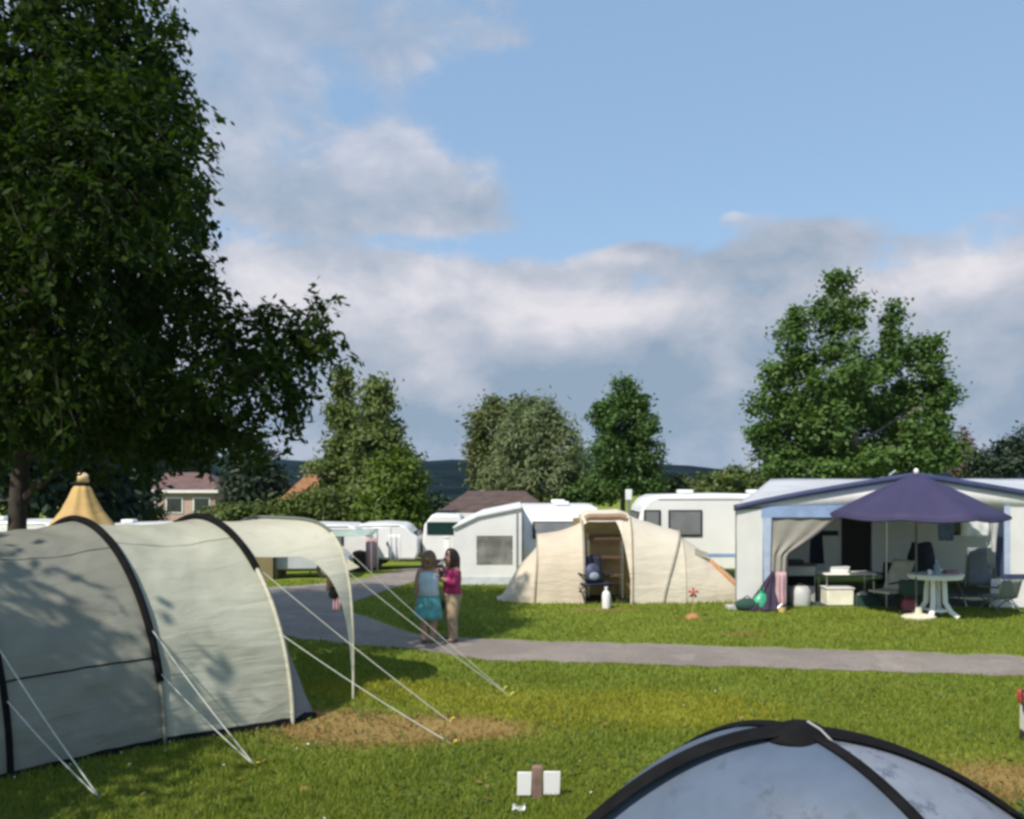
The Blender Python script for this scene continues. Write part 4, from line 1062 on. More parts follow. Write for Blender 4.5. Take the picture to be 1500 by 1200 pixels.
# curtain drawn aside on the left: soft diagonal edge
def diag(py):
    if py < 812: return 1240 - (py - 742) / 70 * 87 + 6 * math.sin((py - 742) / 70 * math.pi)
    return 1153 - (py - 812) / 78 * 3
rows = []
for j in range(27):
    py = 757 + (892 - 757) * j / 26; r = []
    for i in range(17):
        u = i / 16; px = 1128 + (diag(py) - 1128) * u
        r.append((ax(px), YF + .03 + .025 * math.sin(u * 16 + j * .1) * (1 if py > 800 else .5), max(.02, az_(py))))
    rows.append(r)
MB().grid(rows).build('curtain', CURT, AB, thick=.01, origin=O)
MB().tube([(ax(diag(py)), YF - .0, max(.03, az_(py))) for py in range(738, 892, 6)], .028, 6).build('curtain_edge', mat('dark piping', (.05, .05, .055), .8), AB, origin=O)
# left side wall runs back to the caravan
lw = MB(); rows = []
for j in range(9):
    t_ = j / 8; x = xL + (ax(1132) * 21.3 / 18.3 - .1 - xL) * t_; zt_ = (zE + .0) * (1 - t_) + (zK - .05) * t_
    rows.append([(x + .015 * math.sin(i * 1.3 + j), YF + .02 + (YK - YF) * t_, .02 + (zt_ - .04) * i / 8) for i in range(9)])
lw.grid(rows).build('side_wall', mat('shade grey side sheeting', (.42, .43, .44), .6, .06, 2, transl=.2), AB, thick=.01, origin=O)  # shade on this wall is put into its grey colour
MB().prism([(ax(1471), .45), (ax(1479), .45), (ax(1479), az_(742)), (ax(1471), az_(742))], YF - .02, YF + .01).build('blue_strip', LB2, AB, smooth=False, origin=O)
MB().prism([(ax(1479), az_(842)), (xR - .03, az_(842)), (xR - .03, az_(743)), (ax(1479), az_(743))], YF - .01, YF + .012).build('front_panel', AWH, AB, smooth=False, origin=O)
MB().prism([(ax(1466), az_(848)), (xR - .03, az_(848)), (xR - .03, az_(841)), (ax(1466), az_(841))], YF - .03, YF - .012).build('blue_piping', NB, AB, smooth=False, origin=O)
MB().prism([(ax(1449), .02), (xR - .03, .02), (xR - .03, az_(848)), (ax(1452), az_(848))], YF - .012, YF + .012).build('kick_panel', AWH, AB, smooth=False, origin=O)
MB().prism([(ax(1462), az_(845)), (ax(1471), az_(845)), (ax(1471), az_(748)), (ax(1458), az_(748))], YF + .03, YF + .05).build('navy_curtain', mat('navy curtain', (.03, .045, .10), .8, .1, transl=.1), AB, smooth=False, origin=O)
for px, py in ((1079, 742), (1300, 704), (1466, 744)):
    MB().tube([(ax(px), YF + .05, 0), (ax(px), YF + .05, az_(py) - .06)], .02, 8).build('pole', STEEL, AB, origin=O)
MB().box(((xL + xR) / 2 + .3, (YF + YK) / 2 + .1, .012), (xR - xL - 1.2, YK - YF - .4, .02)).build('groundsheet', mat('dark green groundsheet', (.035, .05, .05), .9), AB, origin=O)
# roof things
p = P(1297, 688, 22); t = thing('satellite_antenna', 'pale tilted satellite dish on the caravan roof above the awning', 'antenna', (p.x, 22, 2.66))
MB().tube([(0.12, 0, 0), (0.10, 0, .2)], .022, 8).build('mast', STEEL, t); MB().lathe([(.0001, .0), (.16, .016), (.27, .05), (.28, .056), (.16, .04), (.0001, .015)], (0, 0, 0), 18, 1, .8).build('dish', WHITE2, t)
t.children[1].location = (.02, 0, .30); t.children[1].rotation_euler = (.3, math.radians(52), 0)

# purple parasol
DP = 16.7; kp = DP / FOC
p = G(1350, 906); pc = Vector((P(1342, 0, p.y).x, p.y, 0))
PUR = mat('purple parasol cloth', (.040, .034, .092), .75, .08, 2, transl=.12, bump=.2, bscale=6)
t = thing('parasol', 'open purple parasol in front of the blue awning', 'parasol', pc, .2); k = p.y / FOC
za, ze = H - (694 - 700) * k, H - (754 - 700) * k; R = 121 * k
NS = 8; rows = []
for j in range(9):
    u = .02 + .98 * j / 8; r = []
    for i in range(NS * 6 + 1):
        a = 2 * math.pi * i / (NS * 6); seg = (i % 6) / 6; flat = math.cos(math.pi / NS) / math.cos((seg - .5) * 2 * math.pi / NS)
        rr = R * u * flat; z = za + (ze - za) * (u ** 1.12) - .05 * math.sin(math.pi * seg) * u
        r.append((rr * math.cos(a), rr * math.sin(a), z))
    rows.append(r)
can = MB().grid(rows).build('canopy', PUR, t, thick=.006)
fr = MB().grid([[(q[0] * 1.0, q[1] * 1.0, q[2]) for q in rows[-1]], [(q[0] * 1.002, q[1] * 1.002, q[2] - .05) for q in rows[-1]]]).build('valance', PUR, can, thick=.004)
MB().tube([(0, 0, .05), (0, 0, za - .02)], .022, 10).build('pole', mat('dull steel pole', (.14, .135, .12), .5, .1, metal=.4), t)
MB().lathe([(.02, za - .01), (.045, za + .02), (.05, za + .06), (.03, za + .10), (.0001, za + .11)], (0, 0, 0), 12).build('finial', WHITE, t)
for i in range(NS):
    a = 2 * math.pi * i / NS
    MB().tube([(.02 * math.cos(a), .02 * math.sin(a), za - .05), (R * .97 * math.cos(a), R * .97 * math.sin(a), ze + .0)], .008, 5).build('rib', STEEL, t)
    MB().tube([(.03 * math.cos(a), .03 * math.sin(a), ze - .22), (R * .52 * math.cos(a), R * .52 * math.sin(a), (za + ze) / 2 - .02)], .007, 5).build('strut', STEEL, t)
MB().lathe([(.0001, 0), (.30, 0), (.31, .04), (.26, .07), (.07, .10), (.05, .22), (.0001, .22)], (.04, -.02, 0), 20, 1.15, .8).build('base', mat('pale concrete', (.62, .58, .45), .85, .1, 6), t)

# white plastic table
PLW = mat('white garden plastic', (.80, .80, .75), .4, .03)
p = G(1374, 905); D = p.y
def oval_table(label, loc, rx, ry, h, rz=0.0):
    t = thing('garden_table', label, 'table', loc, rz)
    MB().lathe([(.0001, h - .03), (1.0, h - .03), (1.0, h), (.97, h + .008), (.0001, h + .008)], (0, 0, 0), 28, rx, ry).build('tabletop', PLW, t, bevel=.006)
    MB().lathe([(.94, h - .08), (.94, h - .028)], (0, 0, 0), 28, rx, ry).build('apron', PLW, t, thick=.015)
    for sx in (-1, 1):
        for sy in (-1, 1):
            MB().tube([(sx * .12, sy * .1, h - .05), (sx * .13, sy * .12, h * .35), (sx * .2, sy * .2, h * .14), (sx * .30, sy * .30, .02)], [.05, .055, .055, .05], 8, sx=.8).build('leg', PLW, t)
    MB().box((0, 0, h * .16), (.36, .34, .05)).build('leg_brace', PLW, t, bevel=.01)
    return t
oval_table('white oval plastic garden table beneath the purple parasol', (p.x, p.y + .1, 0), .56, .42, H - (842 - 700) * p.y / FOC, .1)
TZ = H - (842 - 700) * p.y / FOC + .009; TX, TY = p.x, p.y + .1
b = thing('bottle', 'pale blue plastic bottle on the white oval table', 'bottle', (TX + .02, TY, TZ)); MB().lathe([(.0001, 0), (.05, .0), (.053, .02), (.05, .09), (.053, .15), (.03, .20), (.016, .22), (.016, .24)], (0, 0, 0), 14).build('body', mat('pale blue plastic', (.32, .50, .56), .2, transl=.3), b); MB().lathe([(.02, .235), (.02, .265), (.0001, .265)], (0, 0, 0), 10).build('cap', WHITE, b)
b = thing('folded_cloth', 'folded dull pink cloth on the white oval table', 'cloth', (TX + .30, TY + .05, TZ), .2)
MB().box((0, 0, .02), (.32, .24, .04)).build('fold', mat('dull pink cloth', (.32, .18, .19), .9, .2, 8), b, bevel=.015); MB().box((.01, .01, .05), (.30, .21, .022)).build('top_fold', mat('dull pink cloth', (.32, .18, .19)), b, bevel=.01)
camp_chair('black padded camping chair behind the oval table, jacket over it', (TX + .28, TY + .85, 0), .1, BLACKF, RUBBER, h=1.05)
jk = MB()
rows = []
for j in range(10):
    a = j / 9; r = []
    for i in range(17):
        th = 2 * math.pi * i / 16
        rr = .30 * (1 - .35 * (1 - a) ** 2) * (1 + .12 * noise.noise((math.cos(th) * 2, math.sin(th) * 2, a * 3)))
        r.append((rr * math.cos(th), .17 * math.sin(th) * (1 + .2 * a), .42 - .62 * a + .02 * math.sin(th * 3)))
    rows.append(r)
jk.grid(rows); o_ = jk.build('jacket', mat('black navy jacket cloth', (.012, .014, .028), .9, .3, 6), None, thick=.015)
o_.location = (TX + .28, TY + 1.16, .98); tag(o_, 'dark jacket draped over the black chair behind the table', 'jacket')
for q_, (dx_, lab_) in enumerate(((-.18, 'small white cup on the left half of the oval table'), (.14, 'second white cup, beside the blue bottle on the oval table'))):
    b = thing('cup', lab_, 'cup', (TX + dx_, TY - .12 + .2 * q_, TZ)); MB().lathe([(.0001, .004), (.03, .0), (.04, .09), (.036, .09), (.028, .01)], (0, 0, 0), 12).build('cup', PLW, b); MB().tube([(.036, 0, .075), (.065, 0, .06), (.06, 0, .03), (.033, 0, .02)], .006, 5).build('handle', PLW, b)
cloth('shirt', 'pale blue shirt hanging inside the awning behind the oval table', 'shirt', 1386, 757, 792, 26, 19.6, mat('pale blue shirt cloth', (.30, .38, .52), .85, .1, 4, transl=.2), seed=9, fold=.03, taper=.7)
cloth('jacket', 'dark navy jacket hanging inside near the caravan doorway', 'jacket', 1196, 776, 826, 16, 20.2, NAVY, seed=10, fold=.03, taper=1.3)
camp_chair('black folding chair inside the awning with its back to us, right of the dark doorway', (P(1302, 0, 19.3).x, 19.3, .02), math.radians(185), BLACKF, RUBBER, h=.9, recl=.15)
# reclining chair, its pale back slat panel leaning left
p = G(1305, 896)
camp_chair('reclining garden chair with pale slatted back, left of the oval table', (p.x, p.y + .2, 0), math.radians(-62), mat('cream slats', (.60, .58, .46), .6), RUBBER, h=1.12, recl=.5, seat_h=.40)
camp_chair('dark green folding chair tucked between recliner and oval table', (P(1328, 0, 17.9).x, 17.6, 0), math.radians(160), mat('dark green cloth', (.02, .06, .05), .85), RUBBER, h=.72, recl=.15, arms=False)
b = thing('shopping_bag', 'small pink bag on the grass beside the oval table', 'bag', G(1331, 896))
MB().prism([(-.13, 0), (.13, 0), (.15, .24), (-.15, .24)], -.07, .07).build('bag', mat('pink plastic', (.62, .16, .19), .45, .15, 4), b, bevel=.02)
for sy in (-.05, .05): MB().tube([(-.07, sy, .23), (-.04, sy, .36), (.04, sy, .36), (.07, sy, .23)], .008, 6).build('handle', mat('pink plastic', (.62, .16, .19)), b)
# tall grey lounger folded upright and steel chair
p = G(1428, 886)
camp_chair('tall blue grey high backed folding chair under the hanging white towel', (p.x - .02, p.y - .1, 0), math.radians(170), mat('blue grey padding', (.17, .185, .22), .8, .12, 5), STEEL, h=1.30, recl=.12, seat_h=.45, w=.56)
p = G(1452, 892)
camp_chair('low steel framed chair with grey net seat at the awning corner', (p.x, p.y - .25, 0), math.radians(200), mat('grey net', (.20, .21, .20), .8), STEEL, h=.70, recl=.3, seat_h=.30, w=.5)
cloth('towel', 'bright white towel hanging high above the blue grey chair', 'towel', 1428, 752, 786, 40, 17.8, WHITEC, seed=3, fold=.02)
cloth('curtain', 'pale triangular curtain tied back beside the navy edge of the awning', 'curtain', 1452, 752, 832, 24, 17.95, mat('pale curtain', (.52, .53, .53), .8, transl=.25), seed=6, fold=.03, taper=.45)
# second table, boxes and kitchen stand inside
def low_table(label, px, pbase, w, d, h, m=PLW):
    g = G(px, pbase)
    t = thing('folding_table', label, 'table', (g.x, g.y + d / 2, 0))
    MB().box((0, 0, h), (w, d, .04)).build('tabletop', m, t, bevel=.01)
    for sx in (-1, 1):
        for sy in (-1, 1): MB().tube([(sx * (w / 2 - .05), sy * (d / 2 - .05), 0), (sx * (w / 2 - .06), sy * (d / 2 - .06), h - .02)], .016, 6).build('leg', STEEL, t)
    return t
lt = low_table('white folding table inside the awning with a white box below', 1247, 887, 1.15, .6, .68)
b = thing('storage_box', 'cream plastic box on the ground beneath the folding table', 'box', G(1226, 886))
MB().box((0, 0, .19), (.58, .42, .36)).build('tub', mat('cream plastic', (.78, .75, .62), .5), b, bevel=.02); MB().box((0, 0, .385), (.62, .46, .03)).build('lid', WHITE, b, bevel=.01)
b = thing('cool_box', 'white lidded cool box sitting on the folding table', 'cool box', (lt.location.x - .18, lt.location.y, .70)); MB().box((0, 0, .05), (.42, .3, .1)).build('tub', WHITE2, b, bevel=.02); MB().box((0, 0, .115), (.44, .32, .03)).build('lid', WHITE, b, bevel=.01)
g = G(1175, 886)
b = thing('kitchen_stand', 'grey camping kitchen cupboard with a black stove behind the curtain', 'cupboard', (g.x, g.y + .45, 0))
MB().box((0, 0, .42), (.75, .42, .8)).build('cupboard', mat('grey laminate', (.30, .31, .31), .5), b, bevel=.012); MB().box((0, -.22, .50), (.7, .02, .22)).build('dark_shelf', BLACKF, b); MB().box((0, 0, .845), (.82, .46, .04)).build('worktop', mat('dark worktop', (.05, .05, .05), .4), b, bevel=.008)
s_ = MB().box((-.08, 0, .91), (.45, .34, .09)).build('stove', RUBBER, b, bevel=.01)
b = thing('water_tank', 'pale grey round water tank on the ground inside the awning', 'tank', G(1172, 887)); MB().lathe([(.0001, 0), (.2, 0), (.22, .04), (.22, .34), (.17, .42), (.06, .44), (.0001, .44)], (0, 0, 0), 20).build('tank', mat('pale grey plastic', (.50, .51, .50), .5), b); MB().lathe([(.07, .435), (.07, .48), (.0001, .48)], (0, 0, 0), 12).build('cap', RUBBER, b)
b = thing('plastic_crate', 'dark green crate of odds and ends under the folding table', 'crate', G(1268, 888))
cb = MB(); 
for q in (((0, -.15, .13), (.46, .02, .26)), ((0, .15, .13), (.46, .02, .26)), ((-.23, 0, .13), (.02, .28, .26)), ((.23, 0, .13), (.02, .28, .26)), ((0, 0, .015), (.44, .28, .02))): cb.box(*q)
cb.build('crate', mat('dark green plastic', (.02, .055, .045), .5), b, smooth=False); MB().ball((-.07, 0, .24), .11, 10, 8, (1, 1, .8)).build('pot', mat('pale enamel', (.5, .48, .42), .4), b)
# left front corner: draped dark cloth, green bag, pink towel
p0 = [G(1084, 893), G(1150, 893)]; apx = P(1134, 838, 18.0)
rows = []
for j in range(11):
    u = j / 10; l = p0[0].lerp(apx, u); r_ = p0[1].lerp(apx, u); l.y = r_.y = 17.92 + .2 * u
    l.z = max(l.z, .02); r_.z = max(r_.z, .02)
    rows.append([l.lerp(r_, i / 14) + Vector((0, -.16 * math.sin(math.pi * i / 14) * (1 - u) + .03 * math.sin(i * 1.7), 0)) for i in range(15)])
dc = MB().grid(rows).build('groundsheet_bundle', mat('plum navy cloth', (.035, .022, .05), .85, .3, 4), None, thick=.02)
c0 = Vector((ax(1118), 17.95, 0)); dc.data.transform(Matrix.Translation(-c0)); dc.location = c0
tag(dc, 'dark plum cloth draped in a peak at the left awning corner', 'cloth')
b = thing('carrier_bag', 'bright green bag on the grass before the plum cloth', 'bag', G(1116, 895)); rows = []
bgm = mat('bright green plastic', (.03, .33, .17), .4, .15, 5)
MB().lathe([(.0001, 0), (.20, .01), (.22, .10), (.19, .24), (.10, .34), (.05, .38), (.06, .42)], (0, 0, 0), 16, 1.0, .6).build('bag', bgm, b); MB().tube([(-.05, 0, .40), (-.03, 0, .5), (.03, 0, .5), (.05, 0, .40)], .01, 6).build('handle', bgm, b)
MB().prism([(-.2, 0), (.2, 0), (.0, .02)], 0, .01)
b = thing('dark_bag', 'dark green slumped bag against the white awning corner', 'bag', G(1094, 895)); MB().ball((0, 0, .13), .22, 14, 10, (1.15, .6, .62)).build('bag', mat('dark green cloth', (.02, .06, .05)), b); MB().tube([(-.1, 0, .24), (0, -.02, .32), (.1, 0, .24)], .012, 6).build('handle', BLACKF, b)
cloth('towel', 'pale pink towel hanging down at the edge of the grey curtain', 'towel', 1144, 838, 889, 15, 17.9, PINKC, seed=8, fold=.02)
b = thing('peg_box', 'small yellow tub on the grass under the pink towel', 'tub', G(1145, 897)); MB().lathe([(.0001, 0), (.075, 0), (.09, .09), (.08, .09), (.066, .015)], (0, 0, 0), 14).build('tub', mat('yellow plastic', (.6, .48, .16), .5), b); MB().tube([(-.085, 0, .085), (0, 0, .17), (.085, 0, .085)], .006, 5).build('handle', STEEL, b)
b = thing('guy_weight', 'flat grey concrete weight at the foot of the left awning corner', 'weight', G(1074, 893)); MB().box((0, 0, .05), (.3, .24, .1)).build('block', mat('grey concrete', (.4, .39, .36), .9, .15, 8), b, bevel=.02); MB().tube([(0, -.05, .1), (0, 0, .16), (0, .05, .1)], .01, 6).build('ring', STEEL, b)

# ------------------------------------------------------------------ dome tent in the foreground
DD = 5.0
cx, cy = (1172 - 750) / FOC * DD, DD
hD = H - 372 / FOC * DD
DT_ = thing('dome_tent', 'blue grey dome tent with black pole sleeves in the foreground', 'tent', (cx, cy, 0))
RF = {172: 1.80, -2: 2.05, -64: 1.9, 118: 1.9}
def leg(a):
    r = RF[round(math.degrees(a))]
    return Vector((math.cos(a) * r, math.sin(a) * r, 0))
LA = {'L': math.radians(172), 'R': math.radians(-2), 'F': math.radians(-64), 'B': math.radians(118)}
def pole(kk, s):
    """s 0 apex .. 1 foot"""
    e = leg(LA[kk]); return Vector((e.x * s, e.y * s, hD * (1 - s ** 1.9) ** .93 if s < 1 else 0))
def dome_mat(name, col, dark):
    m, t, b, o = new_mat(name); v = objc(t)
    f = noise_n(t, v, 3, 4, .6); sp_ = noise_n(t, v, 9, 7, .72); sp2 = noise_n(t, v, 2.2, 3, .5)
    c = mixc(t, f.step(.3, .7), tuple(x * .9 for x in col), tuple(x * 1.1 for x in col))
    c = mixc(t, (sp_.step(.52, .60) * sp2.step(.46, .58)) * .75, c, dark)
    t.links.new(c.s, b.inputs['Base Color']); b.inputs['Roughness'].default_value = .5; b.inputs['Specular IOR Level'].default_value = .3
    bn = t.nodes.new('ShaderNodeBump'); bn.inputs['Strength'].default_value = .25; bn.inputs['Distance'].default_value = .02
    t.links.new(noise_n(t, v, 3.5, 4, .5, .5).s, bn.inputs['Height']); t.links.new(bn.outputs[0], b.inputs['Normal'])
    tr = t.nodes.new('ShaderNodeBsdfTranslucent'); t.links.new(c.s, tr.inputs['Color']); mx = t.nodes.new('ShaderNodeMixShader'); mx.inputs[0].default_value = .2
    t.links.new(b.outputs[0], mx.inputs[1]); t.links.new(tr.outputs[0], mx.inputs[2]); t.links.new(mx.outputs[0], o.inputs['Surface'])
    return m
DB1 = dome_mat('slate blue tent nylon', (.10, .135, .20), (.06, .08, .12)); DB2 = dome_mat('pale blue grey tent nylon', (.25, .275, .335), (.10, .12, .165))
for a, b, m_ in (('L', 'F', DB1), ('F', 'R', DB2), ('R', 'B', DB2), ('B', 'L', DB1)):
    rows = []
    for j in range(33):
        s = .0 + j / 32; p_, q = pole(a, s), pole(b, s); r = []
        for i in range(25):
            u = i / 24; w_ = p_.lerp(q, u); c_ = 4 * u * (1 - u)
            bul = Vector((w_.x, w_.y, 0)); bul = bul.normalized() if bul.length > 1e-6 else bul
            w_ += bul * .10 * c_ * math.sin(math.pi * min(1, s * 1.0)) + Vector((0, 0, -.02 * c_ * (1 - s) * s * 4))
            w_ += Vector((0, 0, .006 * noise.noise((w_.x * 4, w_.y * 4, 2))))
            r.append(w_)
        rows.append(r)
    MB().grid(rows).build('outer_fabric', m_, DT_)
for kk, wd in (('L', .11), ('R', .108), ('F', .040), ('B', .06)):
    e = leg(LA[kk]).normalized(); sd = Vector((-e.y, e.x, 0))
    rows = []
    for j in range(37):
        s = j / 36; p_ = pole(kk, s); ww = wd * (1 if s > .06 else .8)
        rows.append([p_ + sd * (ww * u) + (e * .25 + Vector((0, 0, 1))).normalized() * (.022 * (1 - u * u) + .006) for u in (-1, -.75, -.4, 0, .4, .75, 1)])
    MB().grid(rows).build('pole_sleeve', BLACKF, DT_, thick=.006)
rows = []
for j in range(10):
    r_ = .19 * (j / 9)
    rows.append([(r_ * math.cos(a) * 1.15, r_ * math.sin(a) * .9, hD + .062 - .10 * (j / 9) ** 2.2) for a in [2 * math.pi * i / 24 for i in range(25)]])
MB().grid(rows).build('vent_cap', BLACKF, DT_, thick=.008)
e = leg(LA['F']).normalized()
MB().tube([Vector((.03, -.04, hD + .072)), Vector((e.x * .13 + .02, e.y * .13, hD + .048)), Vector((e.x * .26 + .03, e.y * .26, hD - .03))], [.008, .007, .006], 6).build('cap_strap', mat('grey strap', (.28, .28, .29), .5), DT_)
bs = MB(); fe = [leg(LA[q]) for q in ('L', 'F', 'R', 'B', 'L')]
for a, b in zip(fe, fe[1:]): bs.grid([[a.lerp(b, i / 8) + Vector((0, 0, .06)) for i in range(9)], [a.lerp(b, i / 8) * 1.01 + Vector((0, 0, .003)) for i in range(9)]])
bs.build('groundsheet_edge', BLACKF, DT_)

# ------------------------------------------------------------------ small sign, paper, red cool box at the right edge
p = G(787, 1172); k = p.y / FOC
t = thing('pitch_sign', 'two small blank white plates on a short brown wooden post in the grass', 'sign', p, math.radians(4))
WOOD = mat('weathered post wood', (.20, .13, .10), .85, .25, 8, bump=.4, bscale=30)
hp = (1172 - 1122) * k
MB().box((-.0, 0, hp / 2 - .05), (.085, .07, hp + .1)).build('post', WOOD, t, bevel=.008)
for sx, w in ((-1, .125), (1, .15)):
    MB().box((sx * (.05 + w / 2), -.01, hp - .15), (w, .018, .205), ry=.03).build('plate', WHITE, t, bevel=.006)
p = G(760, 1190); 
pb2 = MB(); rows = []
for j in range(7):
    rows.append([(.055 * (i / 8 - .5) * 2 + .01 * noise.noise((i, j, 1)), (j / 6 - .5) * .12, .035 + .03 * noise.noise((i * .8, j * .8, 4)) + .006 * math.sin(i)) for i in range(9)])
pb2.grid(rows); o_ = pb2.build('paper_scrap', WHITE2, None, thick=.004); o_.location = p; tag(o_, 'crumpled pale paper scrap lying on the grass by the white sign', 'paper')
p = G(1504, 1098)
t = thing('cool_box', 'red and cream cool box on black feet at the right edge of the grass', 'cool box', (p.x + .30, p.y + .15, 0), -.15)
MB().box((0, 0, .25), (.42, .32, .30)).build('tub', mat('cream plastic', (.78, .75, .62)), t, bevel=.03); MB().box((0, 0, .47), (.46, .36, .14)).build('lid', REDP, t, bevel=.03)
for sx in (-1, 1):
    for sy in (-1, 1): MB().box((sx * .17, sy * .12, .05), (.07, .07, .1)).build('foot', RUBBER, t, bevel=.01)
MB().tube([(-.22, 0, .34), (-.24, 0, .56), (.24, 0, .56), (.22, 0, .34)], .014, 6).build('handle', RUBBER, t)

# ------------------------------------------------------------------ people
def skin_mesh(name, nodes, edges, root, sub=2):
    idx = {k_: i for i, k_ in enumerate(nodes)}
    me = bpy.data.meshes.new(name + '_skeleton'); me.from_pydata([nodes[k_][0] for k_ in nodes], [(idx[a], idx[b]) for a, b in edges], [])
    ob = bpy.data.objects.new(name + '_tmp', me); COL.objects.link(ob)
    md = ob.modifiers.new('skin', 'SKIN'); md.use_smooth_shade = True
    sv = me.skin_vertices[0].data
    for k_, i in idx.items():
        r = nodes[k_][1]; sv[i].radius = r if isinstance(r, tuple) else (r, r)
    sv[idx[root]].use_root = True
    m2 = ob.modifiers.new('sub', 'SUBSURF'); m2.levels = sub; m2.render_levels = sub
    dg = bpy.context.evaluated_depsgraph_get(); dg.update()
    out = bpy.data.meshes.new_from_object(ob.evaluated_get(dg))
    bpy.data.objects.remove(ob); bpy.data.meshes.remove(me)
    vs = [tuple(v_.co) for v_ in out.vertices]; fs = [tuple(p_.vertices) for p_ in out.polygons]
    bpy.data.meshes.remove(out)
    return vs, fs
SKIN = mat('skin', (.42, .24, .17), .55, .08, 8)
def hand(mb, w, d, palm_n, s=1.0):
    """palm and five bent fingers at wrist w, pointing along d"""
    d = d.normalized(); sd = d.cross(palm_n).normalized(); pn = sd.cross(d)
    c = w + d * .04 * s
    mb.ball(c, .036 * s, 10, 8, (.9, .9, 1.1))
    for i, (o_, ln) in enumerate(((-.026, .058), (-.009, .066), (.009, .062), (.026, .050))):
        r0 = w + d * .065 * s + sd * o_ * s
        mb.tube([r0, r0 + d * ln * .5 * s, r0 + d * ln * .8 * s + pn * .015 * s, r0 + d * ln * .9 * s + pn * .035 * s], [.0088 * s, .0085 * s, .0078 * s, .006 * s], 6)
    r0 = w + d * .02 * s - sd * .028 * s
    mb.tube([r0, r0 + d * .028 * s - sd * .026 * s, r0 + d * .055 * s - sd * .03 * s + pn * .01 * s], [.0105 * s, .0098 * s, .007 * s], 6)
def head_shape(mb, c, r, face):
    """egg shaped head with brow, nose, chin and ears, facing direction face"""
    f = face.normalized(); u = Vector((0, 0, 1)); s = f.cross(u).normalized(); n, m = 22, 16; rows = []
    for i in range(m + 1):
        ph = math.pi * i / m; row = []
        for j in range(n + 1):
            th = 2 * math.pi * j / n
            lx, lf, lz = math.sin(ph) * math.cos(th), math.sin(ph) * math.sin(th), -math.cos(ph)
            w = .80 - .14 * max(0, -lz) ** 1.3; dpt = .96 + (.06 * max(0, -lz) if lf > 0 else -.12 * max(0, -lz)); q = s * lx * w + f * lf * dpt + u * lz * 1.18
            if lf > .7:
                nz = math.exp(-((lx / .13) ** 2 + ((lz + .12) / .22) ** 2)) * .20 - math.exp(-(((abs(lx) - .32) / .13) ** 2 + ((lz - .06) / .10) ** 2)) * .08 + math.exp(-((lx / .3) ** 2 + ((lz + .46) / .06) ** 2)) * .05
                q += f * nz
            row.append(c + q * r)
        rows.append(row)
    mb.grid(rows)
    for e_ in (-1, 1): mb.ball(c + s * e_ * r * .80 - f * r * .05 - u * r * .08, r * .22, 8, 6, (.5, .8, 1.2))
def mround(mb_fs, name, m, par): return mb_fs.build(name, m, par)
def loft(rings, n=20):
    """rings: (centre, half width vector, half depth vector)"""
    return [[c + a * math.cos(2 * math.pi * j / n) + b * math.sin(2 * math.pi * j / n) for j in range(n + 1)] for c, a, b in rings]
def person(label, loc, rz, S, joints, look, skinm=SKIN):
    t = thing('person', label, 'person', loc, rz)
    t['group'] = 'people standing on the path'
    J = {k_: Vector(v_) * S for k_, v_ in joints.items()}
    nodes = {'pelvis': (J['pelvis'], (.10 * S, .085 * S)), 'waist': (J['waist'], (.092 * S, .075 * S)), 'chest': (J['chest'], (.115 * S, .085 * S)), 'neck': (J['neck'], .045 * S), 'jaw': (J['neck'] + (J['head'] - J['neck']) * .6, .045 * S)}
    edges = [('pelvis', 'waist'), ('waist', 'chest'), ('chest', 'neck'), ('neck', 'jaw')]
    for q in 'LR':
        nodes.update({'sh' + q: (J['sh' + q], .05 * S), 'el' + q: (J['el' + q], .036 * S), 'wr' + q: (J['wr' + q], .024 * S), 'hip' + q: (J['hip' + q], .075 * S), 'kn' + q: (J['kn' + q], .05 * S), 'cf' + q: (J['kn' + q].lerp(J['an' + q], .3), .047 * S), 'an' + q: (J['an' + q], .032 * S), 'to' + q: (J['to' + q], (.032 * S, .022 * S))})
        edges += [('chest', 'sh' + q), ('sh' + q, 'el' + q), ('el' + q, 'wr' + q), ('pelvis', 'hip' + q), ('hip' + q, 'kn' + q), ('kn' + q, 'cf' + q), ('cf' + q, 'an' + q), ('an' + q, 'to' + q)]
    vs, fs = skin_mesh('body', nodes, edges, 'pelvis')
    mb = MB().add(vs, fs)
    look = Vector(look); head_shape(mb, J['head'], .086 * S, look)
    for q in 'LR': hand(mb, J['wr' + q], J['wr' + q] - J['el' + q], Vector((0, 0, 1)) if abs((J['wr' + q] - J['el' + q]).normalized().z) < .7 else Vector((1, 0, 0)), S)
    mb.build('body', skinm, t, weld=False)
    f = look.normalized(); s_ = f.cross(Vector((0, 0, 1))).normalized()
    for e_ in (-1, 1):
        MB().ball(J['head'] + f * .078 * S + s_ * e_ * .03 * S + Vector((0, 0, .006 * S)), .011 * S, 8, 6).build('eye', mat('dark eye', (.03, .02, .015), .2), t)
    return t, J
